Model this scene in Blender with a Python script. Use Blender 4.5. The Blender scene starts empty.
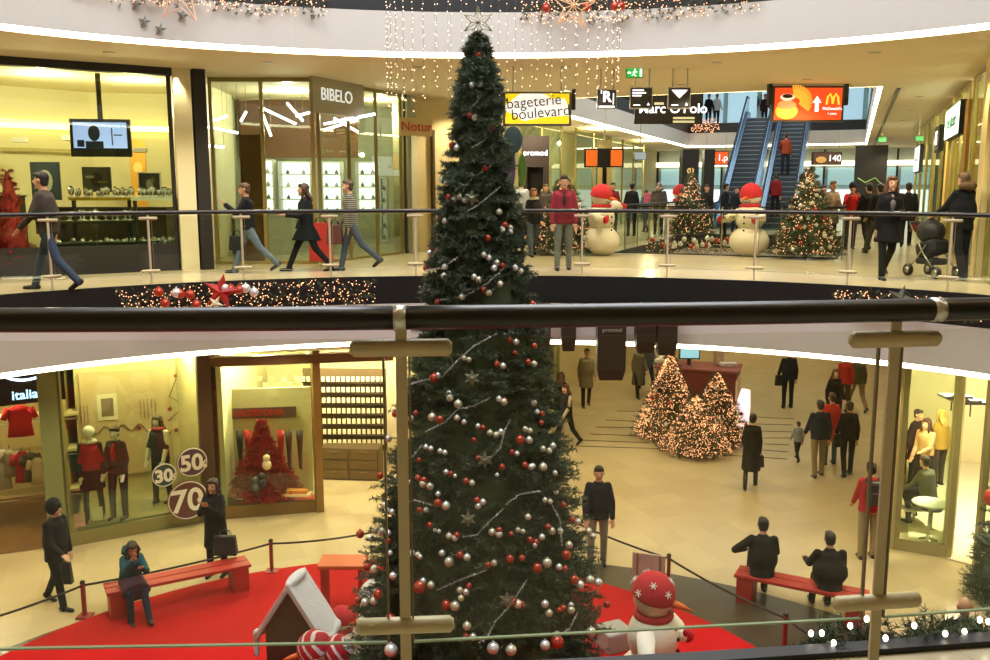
import bpy, math, random
import numpy as np
from mathutils import Vector, Matrix, Euler
R = random.Random(7); NR = np.random.RandomState(5)
rad = math.radians; sin, cos, pi = math.sin, math.cos, math.pi
SC = bpy.context.scene; COL = SC.collection
Z1, Z2 = 4.83, 9.66            # gallery floors
C0, C1 = 3.66, 8.49            # ceilings under them
EYE = 6.31; PITCH = rad(8.84)
# ---------------------------------------------------------------- sight lines (only used to work out where things stand)
def ray(px, py):
    u = (px-495)/900; v = (330-py)/900
    return (u, cos(PITCH)+v*sin(PITCH), -sin(PITCH)+v*cos(PITCH))
def on(px, py, z):             # the point of the horizontal plane z
    d = ray(px, py); t = (z-EYE)/d[2]; return Vector((d[0]*t, d[1]*t, z))
def at(px, py, Y):             # the point at distance Y
    d = ray(px, py); t = Y/d[1]; return Vector((d[0]*t, Y, EYE+d[2]*t))
CD = Vector((.367, .930, 0)); CN = Vector((.930, -.367, 0))    # the arcade's direction and its right hand
def uv(u, v, z=0): return CD*u + CN*v + Vector((0, 0, z))
def wall_at(px, v):            # point of the plan line at offset v seen in column px
    k = (px-495)/900*1.0
    Y = v/(.93*k-.367); return Vector((k*Y, Y, 0))
# ---------------------------------------------------------------- materials
def lin(h):
    if isinstance(h, str):
        c = [int(h[i:i+2], 16)/255 for i in (0, 2, 4)]
    else: c = [x/255 for x in h]
    return tuple(x/12.92 if x <= .04045 else ((x+.055)/1.055)**2.4 for x in c)+(1,)
MATS = {}
def mat(col, rough=.6, metal=0, emit=0, noise=0, scale=8, bump=0, bscale=40, spec=.5, name=None, coat=0):
    key = (str(col), rough, metal, emit, noise, scale, bump, bscale, spec, coat)
    if key in MATS: return MATS[key]
    m = bpy.data.materials.new(name or 'surface'); m.use_nodes = True
    nt = m.node_tree; b = nt.nodes['Principled BSDF']; c = lin(col)
    b.inputs['Base Color'].default_value = c; b.inputs['Roughness'].default_value = rough
    b.inputs['Metallic'].default_value = metal; b.inputs['Specular IOR Level'].default_value = spec
    if coat: b.inputs['Coat Weight'].default_value = coat; b.inputs['Coat Roughness'].default_value = .08
    if emit:
        b.inputs['Emission Color'].default_value = c; b.inputs['Emission Strength'].default_value = emit
    if noise or bump:
        tc = nt.nodes.new('ShaderNodeTexCoord')
    if noise:
        n = nt.nodes.new('ShaderNodeTexNoise'); n.inputs['Scale'].default_value = scale; n.inputs['Detail'].default_value = 4
        nt.links.new(tc.outputs['Object'], n.inputs['Vector'])
        r = nt.nodes.new('ShaderNodeValToRGB'); r.color_ramp.elements[0].position = .3; r.color_ramp.elements[1].position = .7
        r.color_ramp.elements[0].color = tuple(x*(1-noise) for x in c[:3])+(1,)
        r.color_ramp.elements[1].color = tuple(min(1, x*(1+noise)) for x in c[:3])+(1,)
        nt.links.new(n.outputs['Fac'], r.inputs['Fac']); nt.links.new(r.outputs['Color'], b.inputs['Base Color'])
    if bump:
        n2 = nt.nodes.new('ShaderNodeTexNoise'); n2.inputs['Scale'].default_value = bscale; n2.inputs['Detail'].default_value = 3
        nt.links.new(tc.outputs['Object'], n2.inputs['Vector'])
        bp = nt.nodes.new('ShaderNodeBump'); bp.inputs['Strength'].default_value = bump; bp.inputs['Distance'].default_value = .02
        nt.links.new(n2.outputs['Fac'], bp.inputs['Height']); nt.links.new(bp.outputs['Normal'], b.inputs['Normal'])
    MATS[key] = m; return m
def glass_mat(tint=(246, 249, 242), refl=.08, name='glass', edge=False):
    m = bpy.data.materials.new(name); m.use_nodes = True; nt = m.node_tree; nt.nodes.clear()
    o = nt.nodes.new('ShaderNodeOutputMaterial'); t = nt.nodes.new('ShaderNodeBsdfTransparent'); g = nt.nodes.new('ShaderNodeBsdfGlossy')
    t.inputs['Color'].default_value = lin(tint); g.inputs['Roughness'].default_value = .02; g.inputs['Color'].default_value = (.9, .95, .9, 1)
    f = nt.nodes.new('ShaderNodeLayerWeight'); f.inputs['Blend'].default_value = .25
    mp = nt.nodes.new('ShaderNodeMapRange'); mp.inputs['To Min'].default_value = refl*.5; mp.inputs['To Max'].default_value = min(1, refl*4)
    mx = nt.nodes.new('ShaderNodeMixShader')
    nt.links.new(f.outputs['Facing'], mp.inputs['Value']); nt.links.new(mp.outputs['Result'], mx.inputs['Fac'])
    nt.links.new(t.outputs[0], mx.inputs[1]); nt.links.new(g.outputs[0], mx.inputs[2]); nt.links.new(mx.outputs[0], o.inputs[0])
    return m
GLASS = glass_mat(); NEARGLASS = glass_mat((247, 248, 242), .035, 'balustrade_glass'); GREENGLASS = glass_mat((238, 245, 232), .07, 'green_glass')
STEEL = mat('a8a48c', .3, .9, name='brushed_steel'); STEELY = mat('cdbd96', .45, .12, name='warm_steel'); BLACK = mat('0c0b0a', .5, name='black'); DARK = mat('1c1814', .6, name='dark')
WHITE = mat('e8e4da', .7, name='white'); CREAM = mat('d8cda6', .7, name='cream'); CHROME = mat('c8c8c8', .15, 1, name='chrome')
def emis(c, s, name='glow'): return mat(c, .5, emit=s, name=name)
# ---------------------------------------------------------------- mesh builder
class MB:
    def __init__(s): s.v = []; s.f = []
    def add(s, vs, fs):
        n = len(s.v); s.v += [tuple(x) for x in vs]; s.f += [tuple(i+n for i in f) for f in fs]; return s
    def box(s, c, d, rz=0, M=None):
        c = Vector(c); q = []
        for i in (-.5, .5):
            for j in (-.5, .5):
                for k in (-.5, .5):
                    p = Vector((d[0]*i, d[1]*j, d[2]*k))
                    if M is not None: p = M @ p
                    elif rz: p = Matrix.Rotation(rz, 3, 'Z') @ p
                    q.append(c+p)
        return s.add(q, [(0, 1, 3, 2), (4, 6, 7, 5), (0, 4, 5, 1), (2, 3, 7, 6), (0, 2, 6, 4), (1, 5, 7, 3)])
    def wall(s, a, b, z0, z1, t):
        a = Vector((a[0], a[1], 0)); b = Vector((b[0], b[1], 0)); d = b-a
        return s.box(((a.x+b.x)/2, (a.y+b.y)/2, (z0+z1)/2), (d.length, t, z1-z0), math.atan2(d.y, d.x))
    def tube(s, pts, rs, n=10, cap=True, lat=None):
        pts = [Vector(p) for p in pts]; k = len(pts)
        if not isinstance(rs, (list, tuple)): rs = [rs]*k
        vs = []; prev = None
        for i, p in enumerate(pts):
            t = (pts[min(i+1, k-1)]-pts[max(i-1, 0)])
            t = t.normalized() if t.length > 1e-9 else Vector((0, 0, 1))
            if lat is not None: a = Vector(lat)
            elif prev is not None: a = prev
            else: a = Vector((1, 0, 0)) if abs(t.x) < .8 else Vector((0, 1, 0))
            a = (a-t*a.dot(t)); a = a.normalized() if a.length > 1e-6 else t.orthogonal().normalized()
            prev = a; b = t.cross(a); r = rs[i]; rx, ry = r if isinstance(r, tuple) else (r, r)
            for j in range(n):
                w = 2*pi*j/n; vs.append(p+a*(rx*cos(w))+b*(ry*sin(w)))
        fs = [(i*n+j, i*n+(j+1) % n, (i+1)*n+(j+1) % n, (i+1)*n+j) for i in range(k-1) for j in range(n)]
        if cap: fs += [tuple(range(n))[::-1], tuple((k-1)*n+j for j in range(n))]
        return s.add(vs, fs)
    def cap(s, a, b, r0, r1, n=10):    # tapered limb with rounded ends
        a = Vector(a); b = Vector(b); d = (b-a); L = d.length
        if L < 1e-6: return s.ell(a, (r0,)*3)
        d /= L; P = []; Q = []
        for w in (-80, -50, -20): P.append(a+d*(r0*sin(rad(w)))); Q.append(r0*cos(rad(w)))
        for w in (20, 50, 80): P.append(b+d*(r1*sin(rad(w)))); Q.append(r1*cos(rad(w)))
        return s.tube(P, Q, n)
    def ell(s, c, r, M=None, n=12, k=8):
        c = Vector(c); vs = []; fs = []
        if not isinstance(r, (tuple, list)): r = (r,)*3
        for i in range(k+1):
            ph = pi*i/k
            for j in range(n):
                th = 2*pi*j/n; p = Vector((r[0]*sin(ph)*cos(th), r[1]*sin(ph)*sin(th), r[2]*cos(ph)))
                if i in (0, k): p = Vector((0, 0, r[2]*cos(ph)))+Vector((cos(th), sin(th), 0))*1e-4
                vs.append(c+(M @ p if M is not None else p))
        fs = [(i*n+j, (i+1)*n+j, (i+1)*n+(j+1) % n, i*n+(j+1) % n) for i in range(k) for j in range(n)]
        fs += [tuple(range(n)), tuple(k*n+j for j in range(n))[::-1]]
        return s.add(vs, fs)
    def lathe(s, prof, c=(0, 0, 0), n=20):
        c = Vector(c)
        vs = [c+Vector((r*cos(2*pi*j/n), r*sin(2*pi*j/n), z)) for r, z in prof for j in range(n)]
        k = len(prof); fs = [(i*n+j, i*n+(j+1) % n, (i+1)*n+(j+1) % n, (i+1)*n+j) for i in range(k-1) for j in range(n)]
        fs += [tuple(range(n))[::-1], tuple((k-1)*n+j for j in range(n))]
        return s.add(vs, fs)
    def prism(s, poly, y0, y1):        # outline in x,z pushed along y
        n = len(poly); vs = [(x, y0, z) for x, z in poly]+[(x, y1, z) for x, z in poly]
        return s.add(vs, [tuple(range(n)), tuple(range(n, 2*n))[::-1]]+[(i, i+n, (i+1) % n+n, (i+1) % n) for i in range(n)])
    def xf(s, M):
        s.v = [tuple(M @ Vector(p)) for p in s.v]; return s
    def build(s, name, m, parent=None, smooth=False, bevel=0, **kw):
        me = bpy.data.meshes.new(name); me.from_pydata(s.v, [], s.f); me.materials.append(m)
        if smooth: me.polygons.foreach_set('use_smooth', [True]*len(me.polygons))
        me.update(); o = bpy.data.objects.new(name, me); COL.objects.link(o)
        if parent is not None: o.parent = parent
        if bevel:
            b = o.modifiers.new('b', 'BEVEL'); b.width = bevel; b.segments = 2; b.limit_method = 'ANGLE'
        return tag(o, **kw) if kw else o
def npmesh(name, v, f, m, parent=None, **kw):
    me = bpy.data.meshes.new(name); nv = len(v); nf, k = f.shape
    me.vertices.add(nv); me.vertices.foreach_set('co', np.asarray(v, np.float32).ravel())
    me.loops.add(nf*k); me.loops.foreach_set('vertex_index', f.astype(np.int32).ravel())
    me.polygons.add(nf); me.polygons.foreach_set('loop_start', np.arange(nf, dtype=np.int32)*k)
    me.update(calc_edges=True); me.materials.append(m)
    o = bpy.data.objects.new(name, me); COL.objects.link(o)
    if parent is not None: o.parent = parent
    return tag(o, **kw) if kw else o
def tag(o, label=None, cat=None, group=None, kind=None):
    if label: o['label'] = label
    if cat: o['category'] = cat
    if group: o['group'] = group
    if kind: o['kind'] = kind
    return o
def empty(name, loc=(0, 0, 0), rz=0, label=None, cat=None, group=None, kind=None):
    o = bpy.data.objects.new(name, None); COL.objects.link(o); o.location = loc; o.rotation_euler = (0, 0, rz); o.empty_display_size = .1
    return tag(o, label, cat, group, kind)
def copy_thing(o, loc=None, rz=None, label=None, group=None, scale=None):
    c = o.copy(); COL.objects.link(c)
    if loc is not None: c.location = loc
    if rz is not None: c.rotation_euler = (0, 0, rz)
    if scale: c.scale = (scale,)*3
    if label: c['label'] = label
    if group: c['group'] = group
    for ch in list(o.children):
        d = ch.copy(); COL.objects.link(d); d.parent = c
        for g in list(ch.children):
            e = g.copy(); COL.objects.link(e); e.parent = d
    return c
def struct(name, mb, m, **k): return mb.build(name, m, kind='structure', **k)
def text(s, size, loc, m, parent, rz=0, name='lettering', ext=.004, align='CENTER', tilt=0, vertical=False, shear=0, bold=0):
    c = bpy.data.curves.new(name, 'FONT'); c.body = s; c.size = size; c.extrude = ext; c.align_x = align; c.align_y = 'CENTER'; c.shear = shear; c.offset = bold
    c.materials.append(m); o = bpy.data.objects.new(name, c); COL.objects.link(o); o.location = loc
    M = Matrix.Rotation(rz, 4, 'Z') @ Matrix.Rotation(pi/2, 4, 'X') @ Matrix.Rotation(tilt, 4, 'Z')
    o.rotation_euler = M.to_euler(); o.parent = parent
    return o
def light(kind, loc, energy, col=(1, .82, .55), size=.1, rot=(0, 0, 0), spot=130, sy=None):
    d = bpy.data.lights.new('lamp', kind); d.energy = energy; d.color = col
    if kind == 'AREA':
        d.size = size
        if sy: d.shape = 'RECTANGLE'; d.size_y = sy
    else: d.shadow_soft_size = size
    if kind == 'SPOT': d.spot_size = rad(spot); d.spot_blend = .6
    o = bpy.data.objects.new('lamp', d); o.location = loc; o.rotation_euler = rot; COL.objects.link(o); return o
# ---------------------------------------------------------------- camera
cam = bpy.data.objects.new('camera', bpy.data.cameras.new('camera')); COL.objects.link(cam)
cam.location = (0, 0, EYE); cam.rotation_euler = (pi/2-PITCH, 0, 0); cam.data.sensor_width = 36; cam.data.lens = 36*900/990; cam.data.clip_start = .05; cam.data.clip_end = 300
SC.camera = cam
SC.view_settings.view_transform = 'Standard'; SC.view_settings.look = 'None'; SC.view_settings.gamma = 1; SC.view_settings.exposure = 0
SC.view_settings.use_curve_mapping = False
SC.cycles.use_denoising = True; SC.cycles.max_bounces = 8; SC.cycles.diffuse_bounces = 3; SC.cycles.glossy_bounces = 3; SC.cycles.transparent_max_bounces = 16
SC.cycles.sample_clamp_indirect = 4; SC.cycles.caustics_reflective = False; SC.cycles.caustics_refractive = False
w = bpy.data.worlds.new('world'); SC.world = w; w.use_nodes = True
w.node_tree.nodes['Background'].inputs[0].default_value = (.8, .85, 1, 1); w.node_tree.nodes['Background'].inputs[1].default_value = .02
# ---------------------------------------------------------------- the building shell
EC = (-.05, 9.06); EA, EB = 8.3, 6.44
def oval(th, off=0):           # edge of the round opening; off > 0 steps back from it onto the gallery
    a, b = EA+off, EB+off
    x = a*cos(th); y = b*sin(th)
    if y < 0: y = -b*abs(sin(th))**.5+.085*x*sin(th)**4
    return Vector((EC[0]+x, EC[1]+y, 0))
def oval_loop(off=0, n=128): return [oval(2*pi*i/n, off) for i in range(n)]
def oval_by_len(step, off, start, total=None):      # stations at equal distance along the edge, start = angle
    L_ = sum((oval(2*pi*(i+1)/720, off)-oval(2*pi*i/720, off)).length for i in range(720)); step = L_/round(L_/step)
    pts = []; th = start; n = 0; acc = 0; p = oval(th, off); pts.append((p, th)); d = .002
    while th < start+2*pi-.001:
        th += d; q = oval(th, off); acc += (q-p).length; p = q
        if acc >= step: pts.append((q, th)); acc -= step
    k_ = round(L_/step); return pts[:k_]+[(oval(start, off), start)]
void2_L1 = [uv(21.1, -5.2), uv(21.1, -.3), uv(31, -.3), uv(31, -5.2)]
void2_L2 = [uv(21.4, -8.15), uv(21.4, .35), uv(48, .35), uv(48, -8.15)]
OUT = [Vector((-19, -2, 0)), Vector((32, -2, 0)), Vector((32, 62, 0)), Vector((-19, 62, 0))]
import bmesh
def flat(name, z, holes, m, up=True):
    bm = bmesh.new(); ed = []
    for lp in [OUT]+holes:
        vs = [bm.verts.new((p.x, p.y, z)) for p in lp]
        ed += [bm.edges.new((vs[i], vs[(i+1) % len(vs)])) for i in range(len(vs))]
    bmesh.ops.triangle_fill(bm, use_beauty=True, edges=ed)
    for f in bm.faces:
        if (f.normal.z > 0) != up: f.normal_flip()
    me = bpy.data.meshes.new(name); bm.to_mesh(me); bm.free(); me.materials.append(m)
    o = bpy.data.objects.new(name, me); COL.objects.link(o); return tag(o, kind='structure')
def band(name, lp, z0, z1, m, t=.05):
    n = len(lp); vs = []
    for i, p in enumerate(lp):
        a, b = lp[i-1], lp[(i+1) % n]; d = (b-a).normalized(); nn = Vector((-d.y, d.x, 0))
        q = p-nn*t
        vs += [(p.x, p.y, z0), (p.x, p.y, z1), (q.x, q.y, z1), (q.x, q.y, z0)]
    fs = [(4*i+k, 4*((i+1) % n)+k, 4*((i+1) % n)+(k+1) % 4, 4*i+(k+1) % 4) for i in range(n) for k in range(4)]
    return MB().add(vs, fs).build(name, m, kind='structure')
def floor_mat(name, c1, c2, rough=.28, tile=.6):
    m = bpy.data.materials.new(name); m.use_nodes = True; nt = m.node_tree; b = nt.nodes['Principled BSDF']
    tc = nt.nodes.new('ShaderNodeTexCoord'); n = nt.nodes.new('ShaderNodeTexNoise'); n.inputs['Scale'].default_value = .7; n.inputs['Detail'].default_value = 6
    br = nt.nodes.new('ShaderNodeTexBrick'); br.offset = 0; br.inputs['Scale'].default_value = 1/tile; br.inputs['Brick Width'].default_value = 1; br.inputs['Row Height'].default_value = 1
    br.inputs['Mortar Size'].default_value = .006; br.inputs['Color1'].default_value = lin(c1); br.inputs['Color2'].default_value = lin(c2)
    br.inputs['Mortar'].default_value = tuple(x*.8 for x in lin(c1)[:3])+(1,)
    mp = nt.nodes.new('ShaderNodeMapping'); mp.inputs['Rotation'].default_value = (0, 0, rad(-21.5))
    nt.links.new(tc.outputs['Object'], mp.inputs['Vector']); nt.links.new(mp.outputs[0], br.inputs['Vector']); nt.links.new(tc.outputs['Object'], n.inputs['Vector'])
    mx = nt.nodes.new('ShaderNodeMix'); mx.data_type = 'RGBA'; mx.blend_type = 'MULTIPLY'; mx.inputs['Factor'].default_value = .35
    nt.links.new(br.outputs['Color'], mx.inputs['A']); nt.links.new(n.outputs['Color'], mx.inputs['B']); 
    bw = nt.nodes.new('ShaderNodeMapRange'); bw.inputs['To Min'].default_value = .6; bw.inputs['To Max'].default_value = 1.3
    nt.links.new(n.outputs['Fac'], bw.inputs['Value']); nt.links.new(bw.outputs[0], mx.inputs['B'])
    nt.links.new(mx.outputs['Result'], b.inputs['Base Color']); b.inputs['Roughness'].default_value = rough; b.inputs['Specular IOR Level'].default_value = .5
    return m
FL0 = floor_mat('stone_floor', (186, 168, 126), (174, 156, 114), .3); FL1 = floor_mat('gallery_floor', (190, 178, 145), (182, 170, 136), .22)
CEIL = mat('d6c8a2', .8, name='ceiling_paint'); FASC = mat('c9c2b8', .75, name='fascia_paint')
flat('floor', 0, [], FL0)
flat('floor_gallery', Z1, [oval_loop(), void2_L1], FL1); flat('ceiling_lower', C0, [oval_loop(), void2_L1], CEIL, False)
flat('floor_upper_gallery', Z2, [oval_loop(), void2_L2], FL1); flat('ceiling_upper', C1, [oval_loop(), void2_L2], CEIL, False)
flat('ceiling_top', 14.2, [oval_loop(-.6)], mat('b8b0a0', .8), False)
LSTRIP = emis('fff4d4', 9, 'cove_light'); n_ = 0
for lp, z in ((oval_loop(), Z1), (oval_loop(), Z2), (void2_L2[::1], Z2), (void2_L1, Z1)):
    lo = z-1.17
    band('trim_%d' % (n_+1), lp, z-.45, z+.02, BLACK, .06); band('trim_%d' % (n_+2), lp, lo+.075, z-.45, FASC, .05)
    band('trim_%d' % (n_+3), lp, lo, lo+.075, LSTRIP, .09); n_ += 3
# outer walls
WALLM = mat('b9ab84', .8, noise=.05, scale=2, name='wall_paint')
struct('wall_back', MB().wall((-19, 61), (32, 61), 0, 14.2, .3), WALLM); struct('wall_left', MB().wall((-18.5, -2), (-18.5, 62), 0, 14.2, .3), WALLM)
struct('wall_right', MB().wall((31.5, -2), (31.5, 62), 0, 14.2, .3), WALLM); struct('wall_near', MB().wall((-19, -1.8), (32, -1.8), 0, 14.2, .3), WALLM)
# floor joints of the lower hall: dark inlaid lines
gl = MB()
for i, (a, b) in enumerate((((617, 411), (655, 412)), ((606, 420), (652, 422)), ((596, 427), (650, 428)), ((590, 434), (640, 436)), ((578, 440), (650, 443)), ((575, 446), (700, 450)), ((672, 452), (787, 459)), ((755, 417), (795, 419)), ((755, 424), (793, 425)), ((758, 431), (792, 432)), ((764, 438), (790, 438)), ((764, 444), (789, 445)), ((762, 450), (788, 452)), ((735, 446), (762, 447)))):
    p = on(*a, 0); q = on(*b, 0); gl.wall(p, q, .0, .006, .05)
struct('trim_13', gl, mat('3a2c18', .6))
# ---------------------------------------------------------------- railings
def railing(name, zf, label, ranges, start, near=False):
    root = empty(name, (0, 0, 0), 0, label, 'railing'); H = 1.13
    st = oval_by_len(1.42, .13, start)
    rail = [oval(start+2*pi*i/160, .13)+Vector((0, 0, zf+H)) for i in range(161)]
    MB().tube(rail, .034, 14).build('handrail', mat('15120e', .35, spec=.6, name='handrail_paint'), root, True)
    post = MB(); pm = None
    for i, (p, th) in enumerate(st[:-1]):
        q = st[i+1][0]; 
        tang = (oval(th+.01, .13)-p).normalized(); a = math.atan2(tang.y, tang.x)
        m = MB().box((0, 0, (H-.03-.15)/2), (.032, .012, H-.03+.15), 0) if i == 0 else None
        if i == 0:
            o = m.build('post', STEELY, root, bevel=.002); o['_'] = 1; del o['_']; pm = o
        else:
            o = pm.copy(); COL.objects.link(o); o.parent = root
        o.location = (p.x, p.y, zf); o.rotation_euler = (0, 0, a)
        nn = Vector((tang.y, -tang.x, 0))
        for zz in (1.045, .22):
            if i == 0:
                cm = MB().tube([(-.142, 0, 0), (-.13, 0, 0), (.13, 0, 0), (.142, 0, 0)], [.014, .025, .025, .014], 14).tube([(.1, -.022, 0), (.1, .022, 0)], .017, 12).tube([(-.1, -.022, 0), (-.1, .022, 0)], .017, 12)
                cc = cm.build('glass_clamp', STEELY, root, True) if zz > 1 else cc.copy()
                if zz < 1: COL.objects.link(cc); cc.parent = root
            else: cc = cc.copy(); COL.objects.link(cc); cc.parent = root
            cc.location = (p.x, p.y, zf+zz); cc.rotation_euler = (0, 0, a)
        n = (q-p); d = n.normalized(); off = Vector((0, 0, 0))
        pa = p+d*.022; pb = q-d*.05
        for e_ in (pa, pb): MB().box((e_.x, e_.y, zf+.62), (.006, .013, .9), math.atan2(d.y, d.x)).build('glass_edge', mat('7c6c4c', .3), root)
        MB().wall(pa, pb, zf+.17, zf+1.07, .01).build('glass_panel', NEARGLASS, root)
        MB().wall(pa, pb, zf+.165, zf+.17, .011).build('glass_edge', mat('a9b89a', .2, spec=.8), root)
    return root
def find_th(x, off=.13, near=True):
    best = min((abs(oval(t, off).x-x), t) for t in [(pi if near else 0)+i*pi/4000 for i in range(4001)])
    return best[1]
railing('gallery_railing', Z1, 'glass balustrade with dark round handrail around the oval gallery opening', None, find_th(-.265))
for px_ in (-.283, 1.29):
    t_ = find_th(px_); a_, b_ = oval(t_, .13), oval(t_+.004, .13); MB().tube([a_+Vector((0, 0, Z1+1.13)), b_+Vector((0, 0, Z1+1.13))], .0365, 20).build('rail_joint', mat('dcdcd8', .25, .6, name='bright_steel'), bpy.data.objects['gallery_railing'], True)
railing('upper_railing', Z2, 'glass balustrade of the top gallery, above the white band', None, find_th(.3))
# second opening: straight railing
def straight_rail(pts, zf, label, name='arcade_railing'):
    root = empty(name, (0, 0, 0), 0, label, 'railing')
    MB().tube([p+Vector((0, 0, zf+1.1)) for p in pts], .03, 10).build('handrail', BLACK, root, True)
    for a, b in zip(pts[:-1], pts[1:]):
        L = (b-a).length; k = max(1, round(L/1.4)); d = (b-a)/k
        for i in range(k):
            p = a+d*i; MB().tube([p+Vector((0, 0, zf)), p+Vector((0, 0, zf+1.1))], .018, 8).build('post', STEEL, root)
            MB().wall(p+d*.03, p+d*.97, zf+.1, zf+1.05, .01).build('glass_panel', NEARGLASS, root)
    return root
v = void2_L1; e = .12
straight_rail([uv(31, -5.2-e), uv(21.1-e, -5.2-e), uv(21.1-e, -.3+e), uv(31, -.3+e)], Z1, 'dark railing with glass panels around the far rectangular opening, behind the snowmen')
straight_rail([uv(33, -8.27), uv(21.28, -8.27)], Z2, 'glass railing along the left side of the top floor arcade opening', 'upper_arcade_railing')
straight_rail([uv(48, .47), uv(21.3, .47)], Z2, 'glass railing along the right side of the top floor arcade opening', 'upper_arcade_railing')
# ---------------------------------------------------------------- escalators
def escalator(v0, label):
    w = .5; run = 8.37; base = uv(36.6, v0, Z1); root = empty('escalator', base, rad(-21.5), label, 'escalator', 'escalators up to the top floor')
    st = MB(); n = 24
    poly = [(-1.2, 0), (-1.2, .02)]
    for i in range(n):
        y0 = run*i/n; poly += [(y0, .02+4.8*i/n), (y0, .02+4.8*(i+1)/n)]
    poly += [(run, 4.83), (run+1, 4.83), (run+1, 4.5), (run, 4.5), (0, -.0)]
    st.prism(poly, -w, w); st.xf(Matrix(((0, 1, 0, 0), (1, 0, 0, 0), (0, 0, 1, 0), (0, 0, 0, 1))))
    st.build('steps', mat('464e52', .5, .3), root)
    te = MB()
    for i in range(n): te.box((0, run*i/n-.012, .02+4.8*(i+1)/n-.01), (w*2-.04, .03, .035))
    te.build('tread_edging', mat('8c9498', .5), root)
    for s in (-1, 1):
        x = s*(w+.1)
        side = [(-1.3, 0), (-1.3, .3), (0, .35), (run, 5.15), (run+1, 5.15), (run+1, 4.3), (run, 4.2), (0, -.01)]
        MB().prism(side, x-.1, x+.1).xf(Matrix(((0, 1, 0, 0), (1, 0, 0, 0), (0, 0, 1, 0), (0, 0, 0, 1)))).build('skirt_panel', mat('8ea4b8', .25, .6), root)
        gl = [(-1.2, .3), (-1.2, .95), (0, 1.0), (run, 5.8), (run+.9, 5.8), (run+.9, 5.15), (run, 5.15), (0, .35)]
        MB().prism(gl, x-.01, x+.01).xf(Matrix(((0, 1, 0, 0), (1, 0, 0, 0), (0, 0, 1, 0), (0, 0, 0, 1)))).build('balustrade_glass', glass_mat((150, 180, 205), .2), root)
        MB().tube([(x, -1.25, .9), (x, -1.2, .98), (x, 0, 1.04), (x, run, 5.84), (x, run+.9, 5.84)], .04, 8).build('handrail', mat('22262c', .4), root, True)
        MB().box((x, run/2, 3.1), (.025, math.hypot(run, 4.8), .03), M=Matrix.Rotation(math.atan2(4.8, run), 3, 'X')).build('light_line', emis('a8c8ec', .8), root)
    return root
escalator(-4.35, 'left escalator of the pair climbing to the top floor, empty steps'); escalator(-2.75, 'right escalator of the pair, carrying a person in red brown')
# ---------------------------------------------------------------- foliage
def needles(pos, dirs, per, L, W, spread=.9):
    n = len(pos); P = np.repeat(pos, per, 0); D = np.repeat(dirs, per, 0)
    t = NR.rand(n*per, 1); rnd = NR.normal(size=(n*per, 3)); rnd /= np.linalg.norm(rnd, axis=1, keepdims=True)
    Ld = np.linalg.norm(D, axis=1, keepdims=True); Dn = D/Ld
    nd = rnd*spread+Dn*.75; nd /= np.linalg.norm(nd, axis=1, keepdims=True)
    base = P+D*t; ln = L*(.7+.6*NR.rand(n*per, 1)); side = np.cross(nd, NR.normal(size=(n*per, 3))); side /= np.linalg.norm(side, axis=1, keepdims=True)
    a = base-side*W/2; b = base+side*W/2; c = base+nd*ln
    v = np.stack([a, b, c], 1).reshape(-1, 3); f = np.arange(len(v)).reshape(-1, 3); return v, f
def bulbs(pts, r):
    o = np.array([(1, 0, 0), (-1, 0, 0), (0, 1, 0), (0, -1, 0), (0, 0, 1), (0, 0, -1)])*r
    fc = np.array([(0, 2, 4), (2, 1, 4), (1, 3, 4), (3, 0, 4), (2, 0, 5), (1, 2, 5), (3, 1, 5), (0, 3, 5)])
    n = len(pts); v = (pts[:, None, :]+o[None]).reshape(-1, 3); f = (fc[None]+(np.arange(n)*6)[:, None, None]).reshape(-1, 3); return v, f
FIR = mat((76, 88, 64), .7, noise=.5, scale=3, name='fir_needles'); FIR2 = mat((84, 78, 44), .7, noise=.4, scale=3, name='pine_needles')
WARMB = emis('ffb684', 3.4, 'fairy_bulb')
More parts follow.
